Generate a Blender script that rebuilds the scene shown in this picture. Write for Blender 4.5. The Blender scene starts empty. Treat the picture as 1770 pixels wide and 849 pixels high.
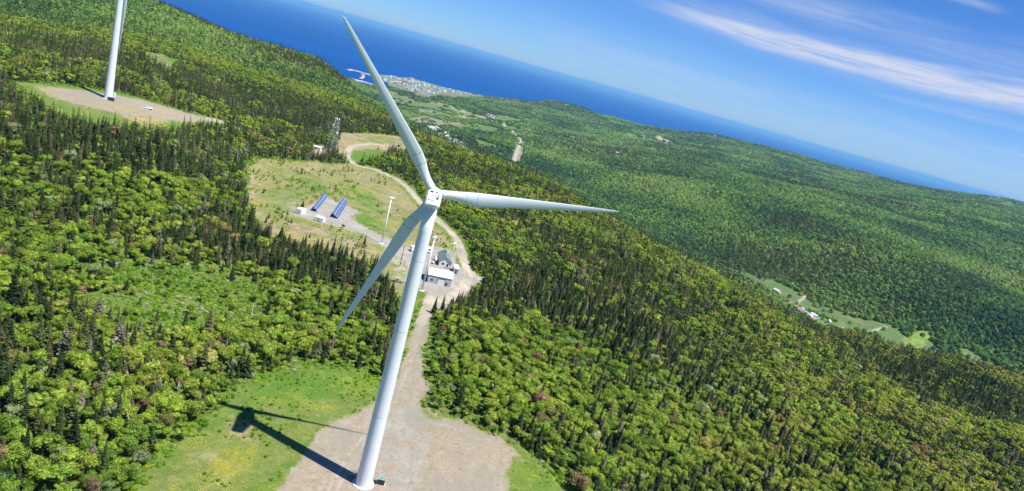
import bpy, math, random
import numpy as np
from mathutils import Vector, Matrix
random.seed(7); rng = np.random.default_rng(11)
C = bpy.context.scene.collection
scene = bpy.context.scene
PI = math.pi
rad = math.radians

# ------------------------------------------------------------------ camera
FPX = 1214.0; CAM_H = 116.0; ROLL = rad(15.6); PITCH = rad(14.22)
F_ = np.array([0, math.cos(PITCH), -math.sin(PITCH)]); U0 = np.array([0, math.sin(PITCH), math.cos(PITCH)]); R0 = np.array([1., 0, 0])
R_ = R0*math.cos(ROLL) + U0*math.sin(ROLL); U_ = U0*math.cos(ROLL) - R0*math.sin(ROLL)
cam_d = bpy.data.cameras.new('camera'); cam = bpy.data.objects.new('camera', cam_d); C.objects.link(cam)
cam.matrix_world = Matrix(((R_[0], U_[0], -F_[0], 0), (R_[1], U_[1], -F_[1], 0), (R_[2], U_[2], -F_[2], CAM_H), (0, 0, 0, 1)))
cam_d.sensor_fit = 'HORIZONTAL'; cam_d.sensor_width = 36.0; cam_d.lens = 36.0*FPX/1770.0
cam_d.clip_start = 1.0; cam_d.clip_end = 1.0e6
scene.camera = cam
scene.view_settings.view_transform = 'Standard'; scene.view_settings.look = 'None'
scene.view_settings.gamma = 1.0; scene.view_settings.exposure = 0.62
scene.render.engine = 'CYCLES'
scene.cycles.max_bounces = 5; scene.cycles.diffuse_bounces = 2; scene.cycles.glossy_bounces = 2
scene.cycles.transmission_bounces = 2; scene.cycles.transparent_max_bounces = 6; scene.cycles.volume_bounces = 0

# ------------------------------------------------------------------ node helpers
class V:                                    # a socket with arithmetic
    def __init__(s, nt, sock): s.nt = nt; s.k = sock
    def _m(s, op, *o, clamp=False):
        n = s.nt.nodes.new('ShaderNodeMath'); n.operation = op; n.use_clamp = clamp
        for i, x in enumerate((s,)+o):
            if isinstance(x, V): s.nt.links.new(x.k, n.inputs[i])
            else: n.inputs[i].default_value = float(x)
        return V(s.nt, n.outputs[0])
    def __add__(s, o): return s._m('ADD', o)
    def __sub__(s, o): return s._m('SUBTRACT', o)
    def __mul__(s, o): return s._m('MULTIPLY', o)
    def __truediv__(s, o): return s._m('DIVIDE', o)
    def clamp(s): return s._m('ADD', 0.0, clamp=True)
    def smooth(s, a, b):
        n = s.nt.nodes.new('ShaderNodeMapRange'); n.interpolation_type = 'SMOOTHSTEP'
        s.nt.links.new(s.k, n.inputs[0]); n.inputs[1].default_value = a; n.inputs[2].default_value = b
        return V(s.nt, n.outputs[0])
    def gauss(s):                            # exp(-x^2)
        q = s*s*-1.0
        return q._m('EXPONENT')
def noise(nt, vec, scale, detail=4, rough=.55, out='Fac', dist=0.0):
    n = nt.nodes.new('ShaderNodeTexNoise'); n.inputs['Scale'].default_value = scale
    n.inputs['Detail'].default_value = detail; n.inputs['Roughness'].default_value = rough; n.inputs['Distortion'].default_value = dist
    if vec is not None: nt.links.new(vec.k if isinstance(vec, V) else vec, n.inputs['Vector'])
    return V(nt, n.outputs[out])
def ramp(nt, fac, stops, interp='LINEAR'):
    n = nt.nodes.new('ShaderNodeValToRGB'); n.color_ramp.interpolation = interp
    e = n.color_ramp.elements
    while len(e) < len(stops): e.new(0.5)
    for q, (p, c) in zip(e, stops): q.position = p; q.color = (*c, 1)
    nt.links.new(fac.k, n.inputs[0]); return V(nt, n.outputs[0])
def mix(nt, fac, a, b, mode='MIX'):
    n = nt.nodes.new('ShaderNodeMix'); n.data_type = 'RGBA'; n.blend_type = mode
    for i, x in ((0, fac), (6, a), (7, b)):
        if isinstance(x, V): nt.links.new(x.k, n.inputs[i])
        elif isinstance(x, (int, float)): n.inputs[i].default_value = float(x)
        else: n.inputs[i].default_value = (*x, 1)
    return V(nt, n.outputs[2])
def combine(nt, *xs):
    n = nt.nodes.new('ShaderNodeCombineXYZ')
    for i, x in enumerate(xs):
        if isinstance(x, V): nt.links.new(x.k, n.inputs[i])
        else: n.inputs[i].default_value = x
    return V(nt, n.outputs[0])

# ------------------------------------------------------------------ sun and sky
SUN_EL = 62.3; SUN_AZ = 110.6               # azimuth clockwise from +Y
W = bpy.data.worlds.new("World"); scene.world = W; W.use_nodes = True
nt = W.node_tree; nt.nodes.clear()
sky = nt.nodes.new('ShaderNodeTexSky'); sky.sky_type = 'NISHITA'; sky.sun_disc = False
sky.sun_elevation = rad(SUN_EL); sky.sun_rotation = rad(SUN_AZ)
sky.altitude = 450; sky.air_density = 0.75; sky.dust_density = 0.25; sky.ozone_density = 3.5
tc = nt.nodes.new('ShaderNodeTexCoord')
sep = nt.nodes.new('ShaderNodeSeparateXYZ'); nt.links.new(tc.outputs['Generated'], sep.inputs[0])
X, Y, Z = (V(nt, sep.outputs[i]) for i in range(3))
az = X._m('ARCTAN2', Y)*57.29578            # degrees clockwise from +Y
el = Z._m('ARCSINE')*57.29578
def streak(a0, e0, a1, e1, w0, w1, amp, seed, bend=0.0, f0=None, f1=None, crisp=False):
    t = (az - a0)/(a1 - a0)
    c = t*(e1-e0) + e0 + (t*(t-1.0))*bend
    wob = (noise(nt, combine(nt, az*.10, el*.12, seed), 1.0, 3) - .5)*1.1
    w = (t*(w1-w0) + w0)._m('MAXIMUM', .08)
    d = (el - c - wob*w)/w
    fib = noise(nt, combine(nt, az*.11 + el*.25, (el - c)*1.3, seed + 4.0), 1.0, 8, .62, dist=.4).smooth(.30, .70)*.72 + .28
    env = t.smooth(*(f0 or (0.0, .25)))*(t*-1.0 + 1.0).smooth(*(f1 or (0.0, .1)))
    return ((d*d).gauss()*fib*env*amp) if crisp else (d.gauss()*fib*env*amp)
cl = streak(2, 6.9, 34, 6.6, .5, 1.15, 1.15, 1.3, 1.2, (0, .35), (-.5, -.4), True)._m('MAXIMUM', streak(0, 7.2, 34, 6.9, .9, 1.7, .45, 41.3, 1.2, (0, .35), (-.5, -.4)))
for s in (streak(8, 9.6, 36, 8.4, .9, 1.2, .45, 5.2, .6), streak(-10, 2.2, 50, 2.0, 1.8, 1.4, .28, 33.0, 0), streak(17, 12.4, 29, 11.3, .22, .25, .55, 9.4, 0, (0, .2), (0, .25)),
          streak(18, 4.6, 40, 5.0, .2, .5, .45, 7.7, .3, (0, .5), (0, .1)), streak(27, 2.9, 36, 3.1, .15, .3, .5, 3.1, .2, (0, .5), (0, .1)),
          streak(-60, .75, 70, .55, .28, .22, .30, 12.0, .1, (0, .1), (0, .1)), streak(-60, .2, 70, .2, .22, .25, .75, 15.0, .0, (0, .1), (0, .1)),
          streak(6, 9.9, 22, 10.8, .3, .3, .22, 21.0, .2, (0, .5), (0, .5))):
    cl = cl._m('MAXIMUM', s)
hs = nt.nodes.new('ShaderNodeHueSaturation'); hs.inputs['Saturation'].default_value = 1.22; hs.inputs['Value'].default_value = 1.0
nt.links.new(sky.outputs[0], hs.inputs['Color'])
gm = nt.nodes.new('ShaderNodeGamma'); gm.inputs[1].default_value = .85; nt.links.new(hs.outputs[0], gm.inputs[0])
skc = mix(nt, 1.0, V(nt, gm.outputs[0]), (.90, 1.32, 1.96), 'MULTIPLY')
col = mix(nt, cl.clamp(), skc, (6.6, 7.3, 9.2))
bg = nt.nodes.new('ShaderNodeBackground'); bg.inputs[1].default_value = 0.062
nt.links.new(col.k, bg.inputs[0])
wo = nt.nodes.new('ShaderNodeOutputWorld'); nt.links.new(bg.outputs[0], wo.inputs[0])
sd = bpy.data.lights.new('sun', 'SUN'); sd.energy = 5.0; sd.angle = rad(.53); sd.color = (1.0, .965, .90)
so = bpy.data.objects.new('sun', sd); C.objects.link(so)
SUN = Vector((math.sin(rad(SUN_AZ))*math.cos(rad(SUN_EL)), math.cos(rad(SUN_AZ))*math.cos(rad(SUN_EL)), math.sin(rad(SUN_EL))))
so.rotation_euler = SUN.to_track_quat('Z', 'Y').to_euler(); so.location = (100, -50, 400)

# ------------------------------------------------------------------ terrain
SEA = -334.0
def ray(x, y): return F_*FPX + R_*(x-885) - U_*(y-424.5)
def ar(x, y):
    d = ray(x, y); h = math.hypot(d[0], d[1]); return math.degrees(math.atan2(d[0], d[1])), -d[2]/h, FPX/h
# ---- controls: (px,py,'z'|'r',val) seen ground ; (az,r,z,'h') hidden or out of frame
CP=[(628,836,'z',0),(700,700,'z',0),(450,650,'z',0),(250,849,'z',-1),(0,849,'z',-3),(0,650,'z',1),(400,560,'z',0),
(750,520,'z',0),(820,490,'z',-1),(765,478,'z',0),(659,420,'z',0),(560,380,'z',2),(430,300,'z',2),(200,440,'z',3),(0,400,'z',9),(640,300,'z',-1),
(640,245,'z',-1),(560,255,'z',1),(187,172,'z',27),(120,175,'z',27),(30,146,'z',27),(260,187,'z',25),(365,210,'z',17),(200,225,'z',23),(100,260,'z',18),(450,235,'z',6),(350,300,'z',6),
(800,300,'z',-3),(900,400,'z',-3),(870,600,'z',0),(900,780,'z',0),(960,849,'z',-1),(885,1000,'z',0),(300,1000,'z',0),
(1000,500,'z',-8),(1000,700,'z',-5),(1200,600,'z',-22),(1200,800,'z',-14),(1350,700,'z',-30),(1500,830,'z',-32),(1769,849,'z',-38),(1650,790,'z',-38),
# near ridge edge
(740,246,'r',850),(850,278,'r',820),(950,320,'r',760),(1050,385,'r',700),(1250,487,'r',670),(1400,578,'r',630),(1522,660,'r',590),(1635,726,'r',560),(1769,752,'r',580),
# second spur
(1478,580,'r',850),(1560,606,'r',880),(1635,619,'r',900),(1769,656,'r',930),(1700,690,'r',760),
# left hill
(0,60,'r',900),(0,5,'r',1350),(150,60,'r',1000),(260,8,'r',1700),(150,20,'r',1350),(300,80,'r',1050),(400,68,'r',1650),(450,140,'r',1000),(560,117,'r',1550),(560,180,'r',950),(660,197,'r',1300),(700,221,'r',1150),(640,215,'r',880),(380,160,'r',800),
(250,110,'r',760),
# valley with the hamlet
(1400,545,'z',-200),(1600,592,'z',-200),(1700,627,'z',-202),(1300,490,'z',-200),(1240,445,'z',-200),(1390,520,'z',-200),(1500,560,'z',-198),
# far side of the valley
(1100,395,'r',1850),(1150,330,'r',2500),(1000,320,'r',2450),(1500,430,'r',2150),(1600,470,'r',2050),(1769,570,'r',1850),(1700,525,'r',1950),(1400,400,'r',2300),(1650,450,'r',2450),(1769,490,'r',2600),(1769,420,'r',3500),(1600,400,'r',3000),
(1500,350,'r',3700),(1300,330,'r',2900),(1600,520,'r',1800),(1450,480,'r',1850),(1300,420,'r',2000),(1650,350,'r',5500),(1769,375,'r',6500),
(1150,240,'r',5600),(1200,270,'r',4300),(1350,300,'r',5000),(1450,310,'r',6500),(1600,340,'r',7000),
# lowland toward the town
(770,230,'z',-232),(800,245,'z',-225),(895,260,'z',-225),(990,290,'r',2900),(850,205,'r',4300),(750,195,'r',4000),(700,178,'z',-295),(1000,240,'r',4200),(900,215,'r',4300),(950,200,'r',6000),
(700,160,'z',-296),(770,178,'r',4700),(800,172,'z',-300),(660,152,'z',-322),
(640,148,'z',-328),(690,147,'z',-328),(740,158,'z',-322),(790,165,'z',-326),
(1000,186,'r',8300),(930,180,'r',7400),(1130,226,'r',8200),(1060,208,'r',8300),(1240,233,'r',9000),(1300,252,'r',9300),(1425,286,'r',10000),(1550,319,'r',10500),(1640,335,'r',10800),(1769,353,'r',11000)]
SH=[(660,129),(700,134),(750,146),(800,158),(850,168),(900,177),(640,146),(598,133)]   # shoreline pixels (z = SEA)
HP=[(24,900,-110),(24,1150,-185),(17,900,-85),(17,1200,-175),(10,950,-75),(10,1300,-165),(2,1050,-70),(2,1450,-160),(-4,1100,-60),(-4,1500,-160),(-9,1150,-50),(-9,1600,-160),(-12,1900,-200),(-12,1500,-90),
(30,1150,-150),(33,700,-66),(37,680,-62),(30,690,-72),(36,1200,-150),(40,1200,-150),(36,1480,-198),(40,1500,-200),(30,1350,-190),(46,600,-45),(46,1600,-205),(46,2200,-150),(46,5000,-30),(46,11000,100),
(-16,2400,-200),(-16,3500,-300),(-20,2400,-120),(-20,3800,-320),(-25,2600,-90),(-25,4200,-330),(-31,2600,-60),(-31,4500,-335),(-40,2500,20),(-40,5000,-330),(-50,600,30),(-50,1500,10),(-50,3000,0),
(-38,7000,-350),(-25,6500,-350),(-20,5600,-345),(-16,7000,-345),(-17,5000,-332),
(-55,250,10),(-90,300,10),(-90,1500,0),(-140,600,-20),(180,200,-5),(180,1500,-150),(-180,200,-5),(-180,1500,-150),(140,600,-60),(90,300,-20),(90,1500,-120),(60,500,-40),(60,1500,-180),(60,4000,-60),(90,6000,-60),(60,11000,100),
(0,30,0),(0,80,0),(-60,60,0),(60,60,-2),(120,60,-2),(-120,60,0),(180,60,0),(-180,60,0),
(-12,8000,-352),(-5,9000,-352),(2,11000,-352),(8,11500,-352),(16,13000,-352),(24,14500,-352),(34,15500,-352),(46,16000,-352),(60,17000,-352),(90,17000,-352),(140,17000,-200),(180,17000,-200),(-180,17000,-200),(-140,17000,-200),(-90,17000,-300),(-60,12000,-352),
(-25,12000,-352),(-5,16000,-352),(20,20000,-352)]
caz=[];crr=[];czz=[]
for x,y,k,v in CP:
    a,q,_=ar(x,y)
    if k=='z': r=(CAM_H-v)/q; z=v
    else: r=v; z=CAM_H-q*r
    caz.append(a);crr.append(r);czz.append(z)
for x,y in SH:
    a,q,_=ar(x,y); r=(CAM_H-SEA)/q
    caz+=[a,a];crr+=[r,r*1.04];czz+=[SEA,SEA-8]
for a,r,z in HP: caz.append(a);crr.append(r);czz.append(z)
caz=np.array(caz,float);crr=np.array(crr,float);czz=np.array(czz,float)
def feat(a,r): return np.stack([np.asarray(a)/9.,np.log(r)*3.0],-1)
PF=feat(caz,crr)
def kern(d2): return -np.sqrt(d2+.02)
K=kern(((PF[:,None]-PF[None])**2).sum(-1)); n=len(PF)
A=np.zeros((n+1,n+1));A[:n,:n]=K+np.eye(n)*-0.0;A[:n,n]=1;A[n,:n]=1
WT=np.linalg.solve(A,np.append(czz,0))
def base_height(a,r):
    Q=feat(a,r).reshape(-1,2);out=np.empty(len(Q))
    for i in range(0,len(Q),20000):
        q=Q[i:i+20000]
        out[i:i+20000]=kern(((q[:,None]-PF[None])**2).sum(-1))@WT[:n]+WT[n]
    return out.reshape(np.shape(r))
def hash2(ix, iy, seed):
    h = (ix.astype(np.int64)*374761393 + iy.astype(np.int64)*668265263 + seed*974634777) & 0xffffffff
    h = ((h ^ (h >> 13))*1274126177) & 0xffffffff
    return ((h ^ (h >> 16)) & 0xffffff)/float(0xffffff)
def vnoise(x, y, s, seed=0):
    x = np.asarray(x)/s; y = np.asarray(y)/s
    ix = np.floor(x); iy = np.floor(y); fx = x-ix; fy = y-iy
    fx = fx*fx*(3-2*fx); fy = fy*fy*(3-2*fy)
    a = hash2(ix, iy, seed); b = hash2(ix+1, iy, seed); c = hash2(ix, iy+1, seed); d = hash2(ix+1, iy+1, seed)
    return (a*(1-fx)+b*fx)*(1-fy) + (c*(1-fx)+d*fx)*fy
def fbm(x, y, s, seed=0, o=4):
    t = 0; w = 0; a = 1.0
    for k in range(o):
        t = t + a*vnoise(x, y, s, seed+k*17); w += a; a *= .5; s *= .47
    return t/w
def sstep(x, a, b):
    t = np.clip((x-a)/(b-a), 0, 1); return t*t*(3-2*t)
def height(a, r):
    a = np.asarray(a, float); r = np.asarray(r, float)
    z = base_height(a, r)
    x = r*np.sin(np.radians(a)); y = r*np.cos(np.radians(a))
    far = sstep(r, 1500, 3000)*sstep(z, SEA+4, SEA+60)
    z = z + far*((fbm(x, y, 900, 3, 4)-.5)*115 + (fbm(x+900, y, 300, 9, 2)-.5)*16)
    mid = sstep(r, 620, 1200)*sstep(z, -190, -150)
    z = z + mid*(1-far)*(fbm(x, y, 260, 21, 3)-.5)*22
    z = z + (1-sstep(r, 900, 1500))*(fbm(x, y, 70, 5, 3)-.5)*1.6
    return z
def height_xy(x, y):
    x = np.asarray(x, float); y = np.asarray(y, float)
    return height(np.degrees(np.arctan2(x, y)), np.maximum(np.hypot(x, y), 8))
RS = np.exp(np.linspace(math.log(70), math.log(14000), 1100))
_gc = {}
def G(px, py, rmin=0.0, rmax=1e9):
    """where the line of sight through a point of the photograph meets the terrain"""
    a, q, _ = ar(px, py); key = round(a, 2)
    if key not in _gc: _gc[key] = np.maximum(height(np.full(RS.shape, a), RS), SEA)
    s = _gc[key] - (CAM_H - q*RS)
    k = np.where((s > 0) & (RS > rmin))[0]
    if len(k) == 0: r = min((CAM_H-SEA)/max(q, 1e-3), rmax)
    else:
        i = k[0]; r = RS[i]
        if i > 0 and s[i-1] <= 0: t = s[i-1]/(s[i-1]-s[i]); r = RS[i-1]*(1-t)+RS[i]*t
    r = min(r, rmax)
    x = r*math.sin(rad(a)); y = r*math.cos(rad(a))
    return np.array([x, y, float(np.maximum(height(a, r), SEA))])
def pxm(p):                                 # metres per photograph pixel at a point
    return float(np.dot(np.array(p)-np.array([0, 0, CAM_H]), F_))/FPX

def poly_sd(x, y, P, margin):
    """signed distance (inside positive), -margin*2 where far outside"""
    out = np.full(x.shape, -2.0*margin)
    lo = P.min(0)-margin; hi = P.max(0)+margin
    m = (x > lo[0]) & (x < hi[0]) & (y > lo[1]) & (y < hi[1])
    if not m.any(): return out
    X = x[m]; Y = y[m]; d2 = np.full(X.shape, 1e18); ins = np.zeros(X.shape, bool)
    for i in range(len(P)):
        ax, ay = P[i]; bx, by = P[(i+1) % len(P)]
        ex, ey = bx-ax, by-ay; L = ex*ex+ey*ey+1e-9
        t = np.clip(((X-ax)*ex+(Y-ay)*ey)/L, 0, 1)
        d2 = np.minimum(d2, (X-ax-t*ex)**2+(Y-ay-t*ey)**2)
        c = ((ay > Y) != (by > Y)) & (X < (bx-ax)*(Y-ay)/(by-ay+1e-12)+ax)
        ins ^= c
    out[m] = np.where(ins, 1, -1)*np.sqrt(d2)
    return out
def line_sd(x, y, P, hw, margin):
    out = np.full(x.shape, -2.0*margin)
    P = np.asarray(P); lo = P.min(0)-margin-hw; hi = P.max(0)+margin+hw
    m = (x > lo[0]) & (x < hi[0]) & (y > lo[1]) & (y < hi[1])
    if not m.any(): return out
    X = x[m]; Y = y[m]; d2 = np.full(X.shape, 1e18)
    for i in range(len(P)-1):
        ax, ay = P[i]; bx, by = P[i+1]; ex, ey = bx-ax, by-ay; L = ex*ex+ey*ey+1e-9
        t = np.clip(((X-ax)*ex+(Y-ay)*ey)/L, 0, 1)
        d2 = np.minimum(d2, (X-ax-t*ex)**2+(Y-ay-t*ey)**2)
    out[m] = hw-np.sqrt(d2)
    return out

GRAV = (.295, .240, .170); GRAVB = (.35, .34, .32); SOIL = (.36, .262, .17); PINK = (.34, .25, .18)
MEAD = (.125, .185, .026); MEADY = (.175, .20, .045); LUSH = (.09, .19, .016); DRY = (.28, .26, .09)
# kind, points (photograph), colour, softness m, surface name, keeps trees off
AREAS = []
def area(pts, col, soft=1.5, cls=None, open_=True, amp=2.0, line=None, rmin=0, a=1.0, rmax=1e9):
    P = np.array([G(*p, rmin=rmin, rmax=rmax)[:2] for p in pts])
    AREAS.append(dict(P=P, col=col, soft=soft, cls=cls, open=open_, amp=amp, line=line, a=a))
# clearing round the near turbine
area([(150,1000),(225,849),(262,800),(330,742),(372,700),(400,668),(450,648),(520,630),(600,634),(660,655),(690,610),(706,560),(722,524),(746,520),(748,560),(742,600),(742,650),(735,700),(790,722),(850,745),(905,770),(945,805),(985,849),(1040,1000)], MEAD, 1.5, 'meadow', amp=2.5)
area([(225,849),(330,750),(420,700),(520,690),(600,680),(560,740),(520,800),(470,900),(200,1000)], MEADY, 3, None, amp=4, a=.8)
area([(335,735),(375,695),(430,660),(520,632),(640,640),(650,668),(560,690),(440,700),(380,742)], LUSH, 2, None, amp=3, a=.75)
area([(395,730),(430,728),(450,745),(445,772),(415,775),(392,755)], SOIL, 1.2, None, amp=1.5, a=.8)
area([(270,849),(330,770),(380,790),(400,849),(330,900)], DRY, 2, None, amp=3, a=.6)
area([(395,1000),(465,849),(516,795),(550,754),(584,727),(618,706),(645,690),(680,664),(702,612),(724,560),(738,560),(728,604),(735,642),(737,669),(724,695),(726,720),(782,724),(822,738),(874,762),(904,783),(893,800),(879,849),(900,1000)], GRAV, 1.4, 'gravel_pad', amp=5)
area([(640,1000),(655,800),(660,740),(690,700),(720,700),(745,745),(735,800),(700,900),(720,1000)], (.29,.285,.25), 1.6, None, amp=1.6, a=.7)
area([(730,725),(800,730),(860,752),(780,756),(740,745)], (.24,.22,.13), 1.5, None, amp=1.6, a=.7)
# big test clearing behind the shadowed blade
area([(425,288),(445,272),(500,278),(540,278),(575,284),(612,284),(650,290),(690,312),(728,350),(755,380),(790,412),(806,440),(822,470),(838,488),(800,525),(760,530),(720,530),(690,525),(675,500),(650,462),(610,450),(560,436),(500,415),(455,400),(430,370)], (.25, .225, .095), 1.5, 'meadow', amp=5)
area([(470,300),(560,310),(640,330),(700,372),(650,372),(600,345),(520,325)], LUSH, 3, None, amp=8, a=.8)
area([(600,352),(660,378),(690,412),(660,420),(620,385)], LUSH, 3, None, amp=5, a=.85)
area([(440,355),(500,362),(500,372),(560,395),(600,410),(560,412),(480,392)], MEAD, 3, None, amp=5, a=.6)
for pts, c, a_ in (([(492,296),(500,282),(540,281),(560,290),(540,300)], SOIL, .9), ([(424,345),(424,300),(445,298),(452,330),(440,352)], SOIL, .75), ([(656,338),(690,340),(712,360),(700,376),(665,362)], PINK, .85),
                   ([(440,392),(470,378),(530,388),(580,402),(640,424),(660,440),(640,458),(600,440),(520,418),(460,408)], SOIL, .85), ([(600,296),(650,300),(690,324),(720,352),(700,350),(650,322)], PINK, .55),
                   ([(480,340),(520,345),(520,368),(490,372)], (.36,.33,.27), .6), ([(660,400),(700,420),(740,470),(735,510),(700,500),(670,460)], (.40,.36,.29), .75), ([(540,310),(600,312),(640,332),(600,336)], DRY, .6),
                   ([(745,392),(770,405),(780,425),(755,420)], PINK, .6), ([(450,330),(500,320),(560,330),(500,352)], LUSH, .6), ([(600,352),(660,375),(660,410),(625,385)], LUSH, .8)):
    area(pts, c, 2.0, None, amp=3.5, a=a_)
area([(505,372),(512,364),(548,350),(563,341),(586,352),(601,356),(622,368),(604,373),(614,384),(634,395),(660,409),(684,420),(720,432),(735,440),(735,458),(700,452),(672,434),(656,424),(632,408),(606,396),(580,391),(556,385),(529,377)], GRAVB, .8, 'gravel_pad', amp=.8)
area([(552,398),(572,402),(596,412),(612,424),(640,436),(620,436),(590,424),(560,408)], GRAV, 1.0, None, amp=1.4, a=.8)
# yard round the buildings
area([(718,560),(724,530),(714,510),(700,486),(700,446),(736,424),(760,428),(784,432),(798,426),(812,446),(812,464),(830,479),(842,484),(822,492),(810,506),(800,518),(775,530),(748,540),(742,560)], (.34,.315,.285), .8, 'gravel_yard', amp=.8)
area([(786,438),(794,440),(803,456),(800,466),(788,456)], MEAD, .8, 'meadow', amp=.6)
area([(712,500),(728,500),(738,512),(732,530),(722,548),(708,560),(700,540)], MEAD, 1.0, 'meadow', amp=1.5)
# forks behind
area([(585,240),(592,230),(640,230),(690,236),(712,262),(690,262),(640,258),(612,266),(590,272),(580,258)], SOIL, 1.5, 'meadow', amp=3)
area([(608,262),(640,258),(672,262),(650,276),(618,284),(605,276)], LUSH, 1.5, 'meadow', amp=2)
area([(600,246),(640,240),(690,243),(660,250),(620,250)], DRY, 2, None, amp=4, a=.7)
# clearing of the second turbine
area([(18,142),(70,143),(190,157),(262,175),(330,196),(372,205),(398,213),(385,219),(345,217),(300,222),(250,224),(190,221),(140,212),(95,196),(55,172)], LUSH, 2, 'meadow', amp=5)
area([(55,150),(100,152),(170,160),(230,170),(290,186),(350,203),(375,209),(335,211),(290,209),(250,206),(205,197),(150,186),(100,172)], GRAV, 1.5, 'gravel_pad', amp=2.0)
area([(120,168),(170,172),(220,186),(260,196),(300,206),(250,200),(180,186)], DRY, 2, None, amp=5, a=.75)
area([(230,176),(290,192),(340,205),(280,200)], SOIL, 2, None, amp=4, a=.6)
area([(200,196),(250,202),(300,212),(250,216),(215,208)], SOIL, 2, 'meadow', amp=5, a=.9)
area([(85,170),(130,180),(200,200),(260,214),(330,212),(340,222),(250,228),(150,205),(90,188)], MEADY, 3, None, amp=6, a=.8)
area([(20,143),(60,145),(110,156),(100,170),(60,160)], DRY, 3, None, amp=5, a=.7)
area([(172,178),(215,180),(235,190),(200,193)], DRY, 1.5, None, amp=3, a=.7)
# hillside scars
area([(248,90),(282,94),(302,112),(292,126),(262,108)], SOIL, 2, None, amp=5, a=.9)
area([(208,88),(255,94),(330,108),(330,112),(250,102)], LUSH, 3, None, amp=6)
area([(440,172),(452,176),(458,192),(452,190)], SOIL, 2, None, amp=3)
# low scrub in the wood on the near left
SCRUB = np.array([G(*p)[:2] for p in [(170,500),(230,470),(300,462),(380,466),(450,488),(475,515),(440,552),(360,566),(290,574),(205,566),(175,530)]])
area([(196,492),(240,472),(300,466),(370,470),(440,492),(462,512),(430,548),(360,560),(290,566),(215,560),(188,530)], (.13,.185,.04), 7, None, False, amp=14)
# lowland fields and bare ground toward the town
FAR = [([(700,205),(735,200),(800,215),(798,224),(760,226),(720,214)], (.27,.23,.17)), ([(770,190),(800,188),(840,200),(835,207),(800,205),(770,198)], (.26,.27,.08)),
       ([(840,202),(862,198),(915,206),(918,210),(870,210)], (.15,.20,.06)), ([(745,176),(770,180),(765,184),(740,182)], (.28,.26,.14)), ([(680,165),(705,168),(700,174),(684,172)], (.26,.24,.10)),
       ([(700,181),(760,187),(770,193),(735,192),(702,187)], (.12,.18,.05)), ([(642,146),(668,152),(690,170),(700,182),(684,180),(660,160)], (.22,.24,.12)),
       ([(1083,230),(1104,231),(1136,237),(1154,250),(1128,247),(1104,241),(1084,238)], (.16,.21,.07)), ([(1134,235),(1148,236),(1162,249),(1146,249)], (.50,.42,.33)), ([(956,216),(975,222),(990,228),(968,222)], (.18,.22,.07)),
       ([(900,238),(909,244),(905,262),(896,281),(884,278),(894,258)], (.34,.28,.22)), ([(1130,600),(1131,600),(1131,601)], SOIL),
       ([(740,205),(790,214),(790,218),(742,210)], (.32,.27,.2)), ([(600,130),(612,132),(660,150),(645,150),(615,142)], (.30,.28,.20))]
for pts, c in FAR: area(pts, tuple(v*.85 for v in c), 10, None, amp=26, rmin=1800)
VAL = [([(1350,512),(1362,518),(1380,530),(1374,534),(1352,522)], (.36,.28,.21)), ([(1376,522),(1400,530),(1420,524),(1424,527),(1402,536),(1384,534)], (.14,.21,.05)), ([(1400,545),(1425,550),(1445,560),(1425,566),(1405,558)], (.13,.21,.045)),
       ([(1486,578),(1510,570),(1530,561),(1534,568),(1522,582),(1500,584)], (.12,.20,.05)), ([(1562,590),(1585,574),(1604,574),(1612,582),(1590,602),(1572,606)], (.20,.28,.05)), ([(1640,605),(1665,608),(1690,622),(1660,622)], (.18,.22,.09)),
       ([(1448,552),(1480,572),(1490,580),(1478,580),(1450,566)], (.15,.19,.07))]
for pts, c in VAL: area(pts, c, 4, None, amp=10, rmin=1150)
road_=None
for pts_, w_ in (([(1270,462),(1300,478),(1360,507),(1420,537),(1480,562),(1530,574)], 42), ([(1395,545),(1450,565),(1520,588),(1600,600),(1680,620),(1740,650)], 24)): area(pts_, (.085,.14,.05), 8, None, True, 26, line=w_, rmin=1150)
for pts, c in VAL: area(pts, c, 4, None, amp=8, rmin=1150)
for pts, c in (([(640,152),(700,168),(760,184),(830,200),(845,210),(800,206),(720,196),(660,172)], (.15,.19,.07)), ([(860,214),(900,222),(940,238),(900,236)], (.10,.15,.05)), ([(800,232),(850,246),(880,262),(830,252)], (.10,.17,.05)), ([(780,216),(830,214),(870,226),(820,228)], (.13,.18,.06))): area(pts, c, 12, None, amp=45, rmin=1800, a=.8)
def road(pts, hw, col, name, soft=.6, amp=.5, rmin=0, a=1.0): area(pts, col, soft, name, True, amp, line=hw, rmin=rmin, a=a)
area([(800,445),(797,432),(790,415),(778,400),(762,386),(745,370),(728,352),(706,326),(684,309),(660,298),(636,291)], MEAD, 1.5, 'meadow', amp=3, line=6.5)
road([(736,545),(745,515),(760,522),(800,500),(811,476),(806,462),(800,445),(797,432),(790,415),(778,400),(762,386),(745,370),(728,352),(706,326),(684,309),(660,298),(636,291),(612,284),(601,274),(600,262),(606,254),(622,250),(642,249),(668,252),(690,258)], 2.8, (.50,.43,.335), 'access_road')
road([(796,432),(786,440),(780,443)], 1.6, (.35,.30,.24), 'access_road')
road([(601,266),(585,262),(560,258),(535,254),(505,250),(470,243),(440,236),(415,224),(385,211),(360,206)], 3.4, (.40,.33,.25), 'access_road', .8, .8)
road([(680,182),(730,192),(800,204),(842,205),(870,212),(892,236),(901,245),(893,262),(887,280)], 9, (.42,.40,.36), 'valley_road', 4, 2, 1800)
road([(640,150),(690,163),(740,174),(790,190),(842,205)], 9, (.40,.38,.33), 'valley_road', 4, 2, 1800)
road([(1108,228),(1116,243)], 7, (.42,.40,.34), 'valley_road', 5, 2, 1800)
road([(720,206),(745,222),(775,238),(800,248)], 9, (.42,.41,.38), 'valley_road', 4, 2, 1800)
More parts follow.
